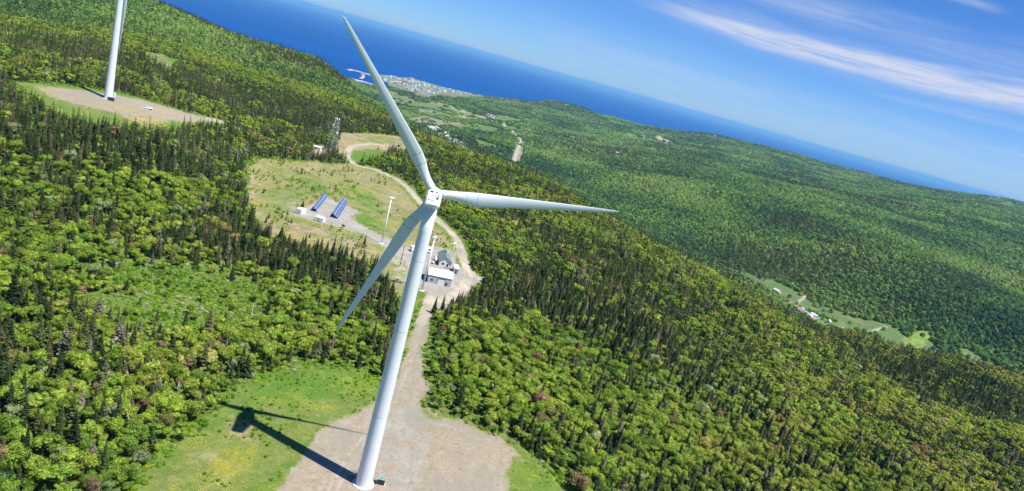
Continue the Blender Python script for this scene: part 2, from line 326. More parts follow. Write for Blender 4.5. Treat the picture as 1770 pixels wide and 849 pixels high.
road([(775,206),(800,212),(770,214),(745,212)], 6, (.42,.38,.3), None, 6, 2, 1800)
road([(1290,482),(1345,512),(1385,535),(1430,556),(1475,575),(1530,592),(1600,606),(1690,626)], 3.0, (.38,.36,.33), 'valley_road', 1.5, 1, 1150)
road([(1484,580),(1505,573),(1530,565)], 3.0, (.44,.40,.32), 'valley_road', 1.5, 1, 1150)
road([(1376,524),(1395,510)], 2.6, (.44,.40,.32), 'valley_road', 1.5, 1, 1150)

for pts_ in ([(738,694),(790,708),(860,732),(925,760),(975,800),(1010,849),(960,849),(925,800),(870,768),(800,740),(735,722)],): area(pts_, (.20,.17,.085), 1.5, None, False, 4, a=.8)
area([(900,790),(940,800),(985,849),(1020,900),(890,900),(880,849)], MEAD, 1.5, 'meadow', amp=4)
# wheel tracks and worn lines on the gravel
for pts_, w_, c_, a_ in (([(560,860),(600,790),(640,740),(668,700),(690,650),(716,590),(736,545)], .45, (.40,.365,.31), .8), ([(575,860),(613,790),(651,742),(680,700),(700,650),(723,590),(741,545)], .45, (.40,.365,.31), .8),
        ([(690,860),(690,790),(705,720),(712,660),(724,600),(740,548)], .5, (.24,.235,.20), .7), ([(715,860),(712,790),(722,720),(722,660),(731,600),(745,548)], .5, (.24,.235,.20), .7),
        ([(760,800),(700,770),(660,735),(675,690)], .35, (.39,.35,.29), .6), ([(800,835),(720,815),(655,770),(630,730)], .35, (.39,.35,.29), .5), ([(725,690),(760,722),(820,745),(880,772),(898,795)], 1.6, (.30,.24,.17), .8), ([(740,560),(742,620),(741,672),(728,700)], 1.2, (.16,.19,.05), .85)):
    area(pts_, c_, .45, None, True, .5, line=w_, a=a_)
area([(395,770),(440,772),(430,815),(380,820),(360,790)], (.30,.28,.03), 2, None, amp=3, a=.85)
area([(536,252),(560,252),(566,266),(540,268)], SOIL, .8, 'gravel_yard', amp=.5)
area([(655,128),(705,133),(760,148),(810,160),(845,169),(800,168),(760,166),(735,170),(700,158),(668,146)], (.17,.20,.13), 10, None, amp=30, rmin=3500)
area([(630,233),(680,237),(700,250),(660,248),(625,243)], (.12,.18,.04), 2, None, amp=5, a=.7)
def evaluate(x, y):
    """colour, strength, surface index, openness for ground points"""
    n = len(x); col = np.zeros((n, 3)); al = np.zeros(n); cls = np.zeros(n, int); op = np.full(n, -50.0)
    n1 = fbm(x, y, 9, 31, 3)-.5; n2 = fbm(x, y, 70, 41, 3)-.5
    for k, A_ in enumerate(AREAS):
        mg = 60 if A_['soft'] < 5 else 200
        sd_ = poly_sd(x, y, A_['P'], mg) if A_['line'] is None else line_sd(x, y, A_['P'], A_['line'], mg)
        m = sd_ > -mg*1.9
        if not m.any(): continue
        s = sd_[m] + A_['amp']*((n1[m]*2) if A_['soft'] < 5 else n2[m]*2)
        t = sstep(s, -A_['soft'], A_['soft'])*A_['a']
        if A_['cls'] is None and A_['soft'] < 5:      # patches break up inside
            t = t*sstep(fbm(x[m], y[m], 5, 61+k, 3), .30, .56)
        col[m] = col[m]*(1-t[:, None])*(al[m, None] > 0) + np.array(A_['col'])*np.where(al[m, None] > 0, t[:, None], 1)
        al[m] = np.maximum(al[m], t)
        if A_['cls']:
            mm = np.where(m)[0][s > 0]; cls[mm] = CLS.index(A_['cls'])
        if A_['open']:
            op[m] = np.maximum(op[m], sd_[m])
    return col, al, cls, op
CLS = ['ground', 'meadow', 'gravel_pad', 'gravel_yard', 'access_road', 'valley_road']

# ------------------------------------------------------------------ ground mesh: rings round the camera, finer in the view
azs = np.concatenate([np.arange(-180, -50, 5.0), np.arange(-50, 52, .125), np.arange(55, 180, 5.0)])
rs = np.concatenate([np.array([4, 12, 25, 40, 55, 70, 85]), np.exp(np.arange(math.log(100), math.log(20000), .0085))])
NA, NR = len(azs), len(rs)
AA, RR = np.meshgrid(azs, rs)
ZZ = height(AA, RR)
XX = RR*np.sin(np.radians(AA)); YY = RR*np.cos(np.radians(AA))
Pc, Pa, Pk, Po = evaluate(XX.ravel(), YY.ravel())
co = np.stack([XX.ravel(), YY.ravel(), ZZ.ravel()], -1)
i0 = (np.arange(NR-1)[:, None]*NA + np.arange(NA)[None]).ravel()
nxt = (np.arange(NR-1)[:, None]*NA + (np.arange(NA)[None]+1) % NA).ravel()
quads = np.stack([i0, i0+NA, nxt+NA, nxt], -1)
fk = Pk[quads]; fk = np.where((fk == fk[:, :1]).all(1), fk[:, 0], fk[:, 0])
def mesh_np(name, v, f, mat=None, smooth=True):
    me = bpy.data.meshes.new(name); nf, k = f.shape
    me.vertices.add(len(v)); me.vertices.foreach_set('co', np.ascontiguousarray(v, np.float32).ravel())
    me.loops.add(nf*k); me.loops.foreach_set('vertex_index', np.ascontiguousarray(f, np.int32).ravel())
    me.polygons.add(nf); me.polygons.foreach_set('loop_start', np.arange(nf, dtype=np.int32)*k)
    me.polygons.foreach_set('use_smooth', np.full(nf, smooth))
    me.update(calc_edges=True)
    if mat: me.materials.append(mat)
    return me
def link(name, me, parent=None):
    o = bpy.data.objects.new(name, me); C.objects.link(o)
    if parent is not None: o.parent = parent
    return o
def tag(o, label=None, cat=None, group=None, kind=None):
    for k, v in (('label', label), ('category', cat), ('group', group), ('kind', kind)):
        if v: o[k] = v
    return o
def new_mat(name):
    m = bpy.data.materials.new(name); m.use_nodes = True; t = m.node_tree; t.nodes.clear()
    o = t.nodes.new('ShaderNodeOutputMaterial'); b = t.nodes.new('ShaderNodeBsdfPrincipled')
    t.links.new(b.outputs[0], o.inputs[0]); b.inputs['Specular IOR Level'].default_value = .25
    b.inputs['Roughness'].default_value = .85
    return m, t, b, o
def pos(t):
    g = t.nodes.new('ShaderNodeNewGeometry'); return V(t, g.outputs['Position'])
def attr(t, name, out='Color', typ='GEOMETRY'):
    a = t.nodes.new('ShaderNodeAttribute'); a.attribute_name = name; a.attribute_type = typ; return V(t, a.outputs[out])
def bump(t, b, h, strength, dist):
    n = t.nodes.new('ShaderNodeBump'); n.inputs['Strength'].default_value = strength; n.inputs['Distance'].default_value = dist
    t.links.new(h.k, n.inputs['Height']); t.links.new(n.outputs[0], b.inputs['Normal'])
# ground materials share one recipe: forest floor, over it the colour of what covers the spot
def ground_mat(name, kind):
    m, t, b, o = new_mat(name); p = pos(t)
    fl = ramp(t, noise(t, p, .35, 6, .65), [(.3, (.045, .070, .014)), (.5, (.10, .16, .024)), (.7, (.18, .25, .045))])
    cov = attr(t, 'cover'); al = attr(t, 'cover', 'Alpha')
    fine = noise(t, p, 1.6, 7, .7); mid = noise(t, p, .13, 5, .6); big = noise(t, p, .02, 4, .6)
    if kind == 'gravel':
        f = ramp(t, fine, [(.25, (.72, .72, .72)), (.5, (1, 1, 1)), (.78, (1.2, 1.18, 1.15))])
        c = mix(t, 1.0, cov, f, 'MULTIPLY')
        c = mix(t, mid.smooth(.40, .62)*.5, c, (.25, .205, .15))
        c = mix(t, noise(t, p, .5, 5, .7).smooth(.55, .64)*.65, c, (.14, .165, .045))
        c = mix(t, noise(t, p, .30, 6, .75).smooth(.50, .60)*.45, c, (.38, .325, .255))
        c = mix(t, noise(t, p, .9, 6, .8).smooth(.54, .62)*.55, c, (.20, .175, .135))
        c = mix(t, noise(t, p, .045, 5, .65).smooth(.45, .62)*.5, c, (.225, .215, .17))
        c = mix(t, noise(t, combine(t, p_x(t, p)*1.2, p_y(t, p)*.12, 0), 1.0, 4, .6).smooth(.5, .75)*.35, c, (.365, .315, .25))
        stones = noise(t, p, 7.0, 2, .5).smooth(.66, .72)
        c = mix(t, stones*.5, c, (.50, .47, .43))
        bump(t, b, fine, .5, .12)
    else:
        f = ramp(t, (fine*.6 + noise(t, p, .6, 5, .7)*.4), [(.32, (.35, .42, .35)), (.5, (1, 1, 1)), (.68, (1.5, 1.4, 1.2))])
        c = mix(t, 1.0, cov, f, 'MULTIPLY')
        ss = t.nodes.new('ShaderNodeSeparateColor'); t.links.new(cov.k, ss.inputs[0]); gr = ((V(t, ss.outputs[1]) - V(t, ss.outputs[0]))*14.0 + .35).clamp(); br_ = gr*-1.0 + 1.0
        c = mix(t, mid.smooth(.42, .62)*.65*gr, c, (.065, .150, .012))
        c = mix(t, noise(t, p, .22, 6, .7).smooth(.46, .58)*.65*br_, c, (.11, .16, .03))
        c = mix(t, noise(t, p, .06, 6, .7).smooth(.50, .60)*.7*br_, c, (.13, .18, .03))
        c = mix(t, noise(t, p, .11, 6, .75).smooth(.56, .64)*.6*br_, c, (.40, .33, .25))
        c = mix(t, noise(t, p, .3, 6, .75).smooth(.55, .66)*.45*gr, c, (.30, .25, .13))
        c = mix(t, big.smooth(.45, .7)*.25, c, (.26, .22, .10))
        if kind == 'meadow':
            fl_n = noise(t, p, 3.2, 2, .5).smooth(.56, .63)*noise(t, p, .045, 3, .6).smooth(.52, .62)
            c = mix(t, fl_n*.55, c, (.62, .50, .02))
            c = mix(t, noise(t, p, 2.4, 3, .6).smooth(.66, .72)*.35, c, (.45, .48, .35))
        bump(t, b, fine, .9, .35)
    c = mix(t, al, fl, c)
    t.links.new(c.k, b.inputs['Base Color'])
    return m
def p_x(t, p):
    s = t.nodes.new('ShaderNodeSeparateXYZ'); t.links.new(p.k, s.inputs[0]); return V(t, s.outputs[0])
def p_y(t, p):
    s = t.nodes.new('ShaderNodeSeparateXYZ'); t.links.new(p.k, s.inputs[0]); return V(t, s.outputs[1])
GM = {'ground': ground_mat('forest_floor', 'floor'), 'meadow': ground_mat('meadow_turf', 'meadow'), 'gravel_pad': ground_mat('gravel', 'gravel')}
GM['gravel_yard'] = GM['access_road'] = GM['valley_road'] = GM['gravel_pad']
rgba = np.concatenate([Pc, Pa[:, None]], 1).astype(np.float32)
for ci, cn in enumerate(CLS):
    f = quads[fk == ci]
    if not len(f): continue
    u, inv = np.unique(f.ravel(), return_inverse=True)
    me = mesh_np(cn, co[u], inv.reshape(-1, 4), GM[cn])
    at = me.color_attributes.new('cover', 'FLOAT_COLOR', 'POINT'); at.data.foreach_set('color', rgba[u].ravel())
    # keep shading continuous where surfaces meet
    o = link('meadow_grass' if cn == 'meadow' else cn, me)
    tag(o, {'ground': 'hilly forest floor under the trees', 'meadow': 'short green grass with yellow flowers in the clearings', 'gravel_pad': 'pale gravel pads under the turbines and solar rows', 'gravel_yard': 'grey gravel yard round the white garage', 'access_road': 'narrow gravel road winding through the clearings', 'valley_road': 'pale roads in the valley and lowland'}[cn],
        kind='stuff' if cn == 'meadow' else 'structure')

# the sea: a wide disc reaching the horizon
def disc(name, z, rads, n=256):
    vs = [(0, 0, z)]; fs = []
    for r in rads: vs += [(r*math.cos(2*PI*i/n), r*math.sin(2*PI*i/n), z) for i in range(n)]
    for i in range(n): fs.append((0, 1+i, 1+(i+1) % n))
    for k in range(len(rads)-1):
        for i in range(n):
            a = 1+k*n+i; b_ = 1+k*n+(i+1) % n; fs.append((a, a+n, b_+n)); fs.append((a, b_+n, b_))
    return mesh_np(name, np.array(vs), np.array(fs), None, False)
m, t, b, o = new_mat('sea_water'); p = pos(t)
c = mix(t, noise(t, combine(t, p_x(t, p)*.00006, p_y(t, p)*.00022, 0), 1.0, 5, .6).smooth(.35, .7), (.000, .045, .20), (.000, .062, .25))
t.links.new(c.k, b.inputs['Base Color']); b.inputs['Roughness'].default_value = .45; b.inputs['IOR'].default_value = 1.2; b.inputs['Specular IOR Level'].default_value = .04
bump(t, b, noise(t, p, .05, 4, .6), .35, 3.0)
me = disc('sea', SEA, [3000, 12000, 40000, 120000, 300000]); me.materials.append(m)
tag(link('sea', me), 'deep blue sea', kind='structure')
# ------------------------------------------------------------------ plants: materials
def leaf_mat(name, stops, scale=.012, transl=.35, rnd=.55, amp=1.7, pale=False):
    m, t, b, o = new_mat(name)
    oi = t.nodes.new('ShaderNodeObjectInfo'); loc = V(t, oi.outputs['Location']); r_ = V(t, oi.outputs['Random'])
    n = noise(t, loc, scale, 3, .6)
    fac = ((n - .5)*amp + (r_ - .5)*rnd + .5).clamp()
    c = ramp(t, fac, stops)
    r2 = (r_*37.7)._m('FRACT')
    if name == 'needles': c = mix(t, (r_*11.7)._m('FRACT').smooth(.955, .965)*.8, c, (.20, .175, .125))
    if pale:
        sx = t.nodes.new('ShaderNodeSeparateXYZ'); t.links.new(loc.k, sx.inputs[0]); ol = V(t, sx.outputs[0]).smooth(-20, 260)*noise(t, loc, .03, 3, .6).smooth(.38, .62)*.55
        c = mix(t, ol, c, (.34, .32, .085))
    v = attr(t, 'shade', 'Fac')*(r2*.5 + .72)
    if pale: c = mix(t, (r_*13.3)._m('FRACT').smooth(.962, .97)*.7, c, (.33, .39, .24)); c = mix(t, (r_*5.1)._m('FRACT').smooth(.972, .98)*.9, c, (.30, .19, .12))
    c = mix(t, 1.0, c, combine(t, v, v, v), 'MULTIPLY')
    t.links.new(c.k, b.inputs['Base Color']); b.inputs['Specular IOR Level'].default_value = .12
    b.inputs['Roughness'].default_value = .8
    if transl > 0:
        tr = t.nodes.new('ShaderNodeBsdfTranslucent'); c2 = mix(t, 1.0, c, (1.25, 1.25, .6), 'MULTIPLY'); t.links.new(c2.k, tr.inputs[0])
        ms = t.nodes.new('ShaderNodeMixShader'); ms.inputs[0].default_value = transl
        t.links.new(b.outputs[0], ms.inputs[1]); t.links.new(tr.outputs[0], ms.inputs[2]); t.links.new(ms.outputs[0], o.inputs[0])
    return m
LEAF = leaf_mat('leaves', [(.00, (.085, .170, .035)), (.18, (.155, .262, .038)), (.42, (.238, .358, .045)), (.62, (.305, .400, .052)), (.80, (.360, .420, .070)), (.93, (.42, .37, .12)), (1.0, (.38, .26, .13))], .012, .38, .55, 1.7, True)
FARLEAF = leaf_mat('distant_leaves', [(.0, (.040, .090, .036)), (.28, (.078, .155, .042)), (.48, (.125, .230, .048)), (.66, (.165, .295, .055)), (.84, (.24, .34, .075)), (1., (.25, .31, .09))], .0022, .2, .6, 2.3)
NEEDLE = leaf_mat('needles', [(.0, (.020, .036, .012)), (.5, (.042, .066, .018)), (.85, (.080, .098, .026)), (1., (.13, .105, .048))], .02, .0, 1.0)
BUSH = leaf_mat('bush_leaves', [(.0, (.08, .19, .014)), (.45, (.15, .31, .016)), (.75, (.24, .38, .025)), (.93, (.30, .30, .09)), (1., (.40, .44, .28))], .03, .3, .9)
m, t, b, o = new_mat('bark'); c = ramp(t, noise(t, pos(t), 3.0, 3), [(.3, (.09, .07, .05)), (.7, (.19, .16, .13))]); t.links.new(c.k, b.inputs['Base Color']); BARK = m
m, t, b, o = new_mat('weathered_wood'); c = ramp(t, noise(t, pos(t), 2.0, 3), [(.3, (.42, .38, .33)), (.7, (.66, .63, .58))]); t.links.new(c.k, b.inputs['Base Color']); SNAG = m

# ------------------------------------------------------------------ plants: shapes (arrays of quads / triangles as degenerate quads)
class Geo:
    def __init__(s): s.v = []; s.f = []; s.sh = []; s.n = 0
    def add(s, v, f, sh):
        s.v.append(np.asarray(v, float)); s.f.append(np.asarray(f, int)+s.n); s.sh.append(np.asarray(sh, float)); s.n += len(v)
    def mesh(s, name, mat, slot=None):
        v = np.concatenate(s.v); f = np.concatenate(s.f); sh = np.concatenate(s.sh)
        me = mesh_np(name, v, f, mat, False)
        a = me.attributes.new('shade', 'FLOAT', 'FACE'); a.data.foreach_set('value', sh.astype(np.float32))
        return me
def rnd_unit(g, n):
    v = g.normal(size=(n, 3)); return v/np.linalg.norm(v, axis=1)[:, None]
def quads_at(g, pts, nrm, size, jit=.7):
    """one leafy scrap (a triangle) at each point"""
    n = len(pts); u = np.cross(nrm, rnd_unit(g, n)); u /= np.linalg.norm(u, axis=1)[:, None]+1e-9; w = np.cross(nrm, u)
    s = (size*g.uniform(1-jit*.5, 1+jit*.5, n))[:, None]
    k = g.uniform(.5, 1.0, (n, 1))
    v = np.stack([pts-u*s*.6-w*s*.35*k, pts+u*s*.6-w*s*.3, pts+w*s*.7*k+u*s*.1], 1).reshape(-1, 3)
    f = np.arange(n*3).reshape(-1, 3)
    return v, f
def broadleaf(seed, n, size, tall=1.0):
    """crown 1 high-unit wide: metres; height about 6.5*tall"""
    g = np.random.default_rng(seed); G_ = Geo(); H = 6.5*tall
    nl = 10; c = []
    for i in range(nl):
        a = g.uniform(0, 2*PI); rr_ = g.uniform(.6, 2.1) if i else 0
        c.append((rr_*math.cos(a), rr_*math.sin(a), H*g.uniform(.38, .84) if i else H*.80, g.uniform(.6, 1.15)))
    for (cx, cy, cz, r) in c:
        m_ = n//nl; d = rnd_unit(g, m_); d[:, 2] = np.where(g.random(m_) < .6, np.abs(d[:, 2]), d[:, 2])
        rad_ = r*g.uniform(.55, 1.30, m_)[:, None]
        p_ = np.array([cx, cy, cz]) + d*rad_*np.array([1.0, 1.0, 1.1])
        nn = d + rnd_unit(g, m_)*.55; nn /= np.linalg.norm(nn, axis=1)[:, None]
        v, f = quads_at(g, p_, nn, size)
        G_.add(v, f, g.uniform(.5, 1.5, m_)*g.uniform(.8, 1.2))
    return G_, c, H
def add_tube(G_, p0, p1, r0, r1, k=5, sh=1.0):
    p0 = np.array(p0, float); p1 = np.array(p1, float); d = p1-p0; d /= np.linalg.norm(d)+1e-9
    u = np.cross(d, [0.3, .9, .1]); u /= np.linalg.norm(u); w = np.cross(d, u)
    a = np.arange(k)*2*PI/k; ring = np.cos(a)[:, None]*u + np.sin(a)[:, None]*w
    v = np.concatenate([p0+ring*r0, p1+ring*r1]); f = []
    for i in range(k): j = (i+1) % k; f += [(i, j, k+j), (i, k+j, k+i)]
    G_.add(v, f, np.full(len(f), sh))
def broad_trunk(c, H):
    T = Geo(); add_tube(T, (0, 0, -.6), (0, 0, H*.5), .14, .09)
    for (cx, cy, cz, r) in c[1:6]: add_tube(T, (0, 0, H*.3), (cx, cy, cz), .07, .03, 4)
    add_tube(T, (0, 0, H*.45), c[0][:3], .09, .03, 4)
    return T
def spruce(seed, tiers, k, H=9.0, w=1.55):
    g = np.random.default_rng(seed); G_ = Geo()
    for i in range(tiers):
        u = (i+.5)/tiers; z = H*(.08+.90*u); R = w*(1-u)**.80*g.uniform(.8, 1.12)+.12
        kk = max(4, int(k*(1-.45*u))); a = np.arange(kk)*2*PI/kk + g.uniform(0, 6) + g.normal(0, .18, kk)
        L = R*g.uniform(.62, 1.18, kk); th = H/tiers
        d = np.stack([np.cos(a), np.sin(a)], -1); e = np.stack([-np.sin(a), np.cos(a)], -1)
        hw = (L*.34)[:, None]; drop = L*g.uniform(.28, .55, kk)
        inner = np.zeros((kk, 3)); inner[:, 2] = z + th*.55
        l_ = np.zeros((kk, 3)); l_[:, :2] = d*(L*.62)[:, None]+e*hw; l_[:, 2] = z-drop*.55
        r_ = np.zeros((kk, 3)); r_[:, :2] = d*(L*.62)[:, None]-e*hw; r_[:, 2] = z-drop*.55
        t_ = np.zeros((kk, 3)); t_[:, :2] = d*L[:, None]; t_[:, 2] = z-drop+.15
        v = np.concatenate([inner, l_, r_, t_]); q = np.arange(kk)
        f = np.concatenate([np.stack([q, q+kk, q+3*kk], -1), np.stack([q, q+3*kk, q+2*kk], -1)])
        s = g.uniform(.7, 1.3, kk); G_.add(v, f, np.concatenate([s, s*.85]))
    add_tube(G_, (0, 0, H*.9), (0, 0, H*1.02), .09, .01, 3)
    return G_, H
def spruce_trunk(H):
    T = Geo(); add_tube(T, (0, 0, -.6), (0, 0, H*.95), .15, .02, 6); return T
def blob(seed, n, size, r=2.4, h=4.6):
    g = np.random.default_rng(seed); G_ = Geo()
    d = rnd_unit(g, n); d[:, 2] = np.abs(d[:, 2])*1.0-.12
    p_ = d*np.array([r, r, h*.62])*g.uniform(.72, 1.08, (n, 1)) + np.array([0, 0, h*.38])
    nn = d + rnd_unit(g, n)*.5; nn /= np.linalg.norm(nn, axis=1)[:, None]
    v, f = quads_at(g, p_, nn, size); G_.add(v, f, g.uniform(.72, 1.28, n)); return G_
def joined(name, parts):
    """one mesh out of several (Geo, material)"""
    v = []; f = []; sh = []; mi = []; n = 0; k = 0
    for G_, mat in parts:
        vv = np.concatenate(G_.v); ff = np.concatenate(G_.f)+n; v.append(vv); f.append(ff); sh.append(np.concatenate(G_.sh)); mi.append(np.full(len(ff), k)); n += len(vv); k += 1
    me = mesh_np(name, np.concatenate(v), np.concatenate(f), None, False)
    for _, mat in parts: me.materials.append(mat)
    a = me.attributes.new('shade', 'FLOAT', 'FACE'); a.data.foreach_set('value', np.concatenate(sh).astype(np.float32))
    me.polygons.foreach_set('material_index', np.concatenate(mi).astype(np.int32)); return me
def source_collection(name, meshes):
    c_ = bpy.data.collections.new(name)
    for i, me in enumerate(meshes): c_.objects.link(bpy.data.objects.new('%s_%02d' % (name, i), me))
    return c_
# near kinds keep crown and trunk apart so single trees can have parts
BL = []; SP = []
for s_ in range(5):
    g_, c_, h_ = broadleaf(100+s_, 1700, .36, (1.0, 1.15, .85, 1.05, .95)[s_]); BL.append((g_, broad_trunk(c_, h_), h_))
for s_ in range(5):
    h_ = (9.0, 10.0, 8.0, 9.5, 7.2)[s_]; g_, _ = spruce(200+s_, (17, 19, 15, 18, 13)[s_], 13, h_, (1.5, 1.35, 1.6, 1.2, 1.5)[s_]); SP.append((g_, spruce_trunk(h_), h_))
BLm = [(g_.mesh('broadleaf_crown', LEAF), t_.mesh('broadleaf_trunk', BARK), h_) for g_, t_, h_ in BL]
SPm = [(g_.mesh('spruce_crown', NEEDLE), t_.mesh('spruce_trunk', BARK), h_) for g_, t_, h_ in SP]
src_bl = source_collection('broadleaf_source', [joined('bl', [(g_, LEAF), (t_, BARK)]) for g_, t_, _ in BL] + [broadleaf(150+i, 520, .64)[0].mesh('blm', LEAF) for i in range(4)])
src_sp = source_collection('spruce_source', [joined('sp', [(g_, NEEDLE), (t_, BARK)]) for g_, t_, _ in SP] + [spruce(250+i, 9, 7, 9, 1.5)[0].mesh('spm', NEEDLE) for i in range(3)])
src_far = source_collection('far_source', [blob(300+i, 120, 1.2).mesh('far', FARLEAF) for i in range(5)] + [spruce(350+i, 4, 5, 7.5, 2.0)[0].mesh('fars', NEEDLE) for i in range(3)])
src_bush = source_collection('bush_source', [blob(400+i, 80, .42, .9, 1.1).mesh('bush', BUSH) for i in range(5)])

def scatter(name, P, idx, scl, coll, label):
    me = bpy.data.meshes.new(name); me.vertices.add(len(P)); me.vertices.foreach_set('co', np.ascontiguousarray(P, np.float32).ravel())
    a = me.attributes.new('idx', 'INT', 'POINT'); a.data.foreach_set('value', idx.astype(np.int32))
    a = me.attributes.new('scl', 'FLOAT_VECTOR', 'POINT'); a.data.foreach_set('vector', np.ascontiguousarray(scl, np.float32).ravel())
    rot = np.zeros((len(P), 3), np.float32); rot[:, 2] = rng.uniform(0, 2*PI, len(P)); rot[:, 0] = rng.normal(0, .055, len(P)); rot[:, 1] = rng.normal(0, .055, len(P))
    a = me.attributes.new('rot', 'FLOAT_VECTOR', 'POINT'); a.data.foreach_set('vector', rot.ravel())
    o = link(name, me); tag(o, label, kind='stuff')
    ng = bpy.data.node_groups.new(name, 'GeometryNodeTree')
    ng.interface.new_socket('Geometry', in_out='INPUT', socket_type='NodeSocketGeometry'); ng.interface.new_socket('Geometry', in_out='OUTPUT', socket_type='NodeSocketGeometry')
    gi = ng.nodes.new('NodeGroupInput'); go = ng.nodes.new('NodeGroupOutput'); ip = ng.nodes.new('GeometryNodeInstanceOnPoints')
    ci = ng.nodes.new('GeometryNodeCollectionInfo'); ci.inputs[0].default_value = coll; ci.inputs['Separate Children'].default_value = True; ci.inputs['Reset Children'].default_value = True
    def at(n_, ty):
        q = ng.nodes.new('GeometryNodeInputNamedAttribute'); q.data_type = ty; q.inputs['Name'].default_value = n_; return q.outputs[0]
    ng.links.new(gi.outputs[0], ip.inputs['Points']); ng.links.new(ci.outputs[0], ip.inputs['Instance']); ip.inputs['Pick Instance'].default_value = True
    ng.links.new(at('idx', 'INT'), ip.inputs['Instance Index']); ng.links.new(at('rot', 'FLOAT_VECTOR'), ip.inputs['Rotation']); ng.links.new(at('scl', 'FLOAT_VECTOR'), ip.inputs['Scale'])
    ng.links.new(ip.outputs[0], go.inputs[0])
    md = o.modifiers.new('scatter', 'NODES'); md.node_group = ng
    return o

# ------------------------------------------------------------------ where trees stand
HID = np.minimum.accumulate((CAM_H - (ZZ+4.0))/RR, axis=0)     # slope of the highest ground so far along each direction
def visible(x, y, z, h, slack=14.0):
    a = np.degrees(np.arctan2(x, y)); r = np.hypot(x, y)
    ia = np.clip(np.searchsorted(azs, a), 0, NA-1); ir = np.clip(np.searchsorted(rs, r)-1, 0, NR-1)
    return (CAM_H - z - h - slack)/r < HID[ir, ia]
def project(x, y, z):
    dx = np.stack([x, y, z-CAM_H], -1); zc = dx@F_
    return 885+FPX*(dx@R_)/zc, 424.5-FPX*(dx@U_)/zc, zc
def blobs(x, y, spec):
    s = 0
    for px, py, rr_, amp in spec:
        q = G(px, py); s = s + amp*np.exp(-((x-q[0])**2+(y-q[1])**2)/(rr_**2))
    return s
def grid_points(cell, rmax, amin, amax, rmin=95):
    X_, Y_ = np.meshgrid(np.arange(-rmax, rmax, cell), np.arange(0, rmax, cell))
    X_ = X_.ravel()+rng.uniform(-.46, .46, X_.size)*cell; Y_ = Y_.ravel()+rng.uniform(-.46, .46, Y_.size)*cell
    r = np.hypot(X_, Y_); a = np.degrees(np.arctan2(X_, Y_)); m_ = (r > rmin) & (r < rmax) & (a > amin) & (a < amax)
    return X_[m_], Y_[m_]
R1 = 1050.0
x, y = grid_points(2.95, R1, -43, 45)
z = height_xy(x, y); _, _, _, op = evaluate(x, y)
r = np.hypot(x, y); qb = [G(*p)[:2] for p in ((470,318),(640,312),(640,420),(700,395),(520,330))]; inB = np.min([np.hypot(x-q[0], y-q[1]) for q in qb], axis=0) < 60
tuft = inB & (op > 4) & (fbm(x, y, 16, 88, 3) > .60) & (rng.random(len(x)) < .35)
k_ = visible(x, y, z, 9.0) & ((op < -.6 + rng.normal(0, .8, len(x))) | (tuft & (evaluate(x, y)[2] == 1)))
x, y, z, r, op = x[k_], y[k_], z[k_], r[k_], op[k_]
# share of spruce: streaky stands plus what the photograph shows where
sf = .36 + (fbm(x, y, 45, 71, 3)-.5)*1.0 + (fbm(x, y, 12, 72, 2)-.5)*.9
sf += .72*blobs(x, y, [(150,235,60,.75),(300,245,60,.9),(420,270,50,.7),(520,450,35,.9),(600,470,30,.9),(450,420,35,.7),(60,200,50,.5),(200,120,160,.45),(450,190,120,.6),(330,140,120,.4),(560,200,120,.7),(640,215,70,.6),
                   (300,60,250,-.25),(540,130,300,-.3),(800,520,30,.8),(790,300,60,.35),(900,330,90,.3),(1000,430,80,.15),(1100,470,90,.1),(1250,530,80,.25),(950,500,45,.6),(1050,470,50,.5),(1000,540,40,.4),(1150,560,50,.3),(1560,660,90,.5),(1690,680,90,.5),(880,470,50,.15),(1000,560,60,.25),(900,650,45,-.35),(1050,780,60,-.12),(1350,720,70,-.0),
                   (1200,780,60,-.05),(1600,640,120,.2),(1700,690,100,.15),(250,630,25,.15),(100,600,40,-.1),(150,780,40,-.3),(330,440,50,-.15),(500,600,30,-.4),(640,270,40,.3),(530,280,25,.4),(240,330,60,-.2),(1500,650,120,.1)])
is_sp = rng.random(len(x)) < np.clip(sf, .04, .93)
edge = sstep(op, -16, 0)                     # low growth along the clearings
gap = fbm(x, y, 14, 91, 3)
keep = (gap > .24) | (op > -10)
is_sp &= ~((op > 3) & (rng.random(len(x)) < .6))
sc = rng.normal(1.0, .16, len(x)).clip(.55, 1.45)*(1-.38*edge*np.where(is_sp, .6, 1)*(rng.random(len(x)) < .8))
sc = np.where(is_sp, sc*np.where(rng.random(len(x)) < .4, rng.uniform(.85, 1.2, len(x)), rng.uniform(.42, .9, len(x))), sc*rng.uniform(.58, .94, len(x)))
sc *= np.where(r > 600, 1.0, .95)
tsc = poly_sd(x, y, SCRUB, 40) + (fbm(x, y, 18, 95, 3)-.5)*30
in_scrub = sstep(tsc, -12, 10)
keep &= rng.random(len(x)) > in_scrub*.86
sc *= 1 - .45*in_scrub; sc = np.where(op > 3, sc*.5, sc)
x, y, z, r, is_sp, sc, op = (q[keep] for q in (x, y, z, r, is_sp, sc, op))
var = rng.integers(0, 5, len(x)); hgt = np.where(is_sp, 9.0, 6.5)*sc
px_, py_, zc = project(x, y, z + hgt*.6)
inframe = (px_ > 8) & (px_ < 1762) & (py_ > 6) & (py_ < 843) & visible(x, y, z, hgt, 0)
score = np.where(inframe, hgt/zc, 0)
single = np.zeros(len(x), bool)
for kind in (True, False):
    ii = np.where(is_sp == kind)[0]; single[ii[np.argsort(-score[ii])[:300]]] = True
wid = rng.uniform(.86, 1.18, len(x))
P = np.stack([x, y, z], -1); wx = wid*np.where(is_sp, rng.uniform(.85, 1.5, len(x)), 1.2); S = np.stack([sc*wx, sc*wx, sc], -1)
near = r < 430
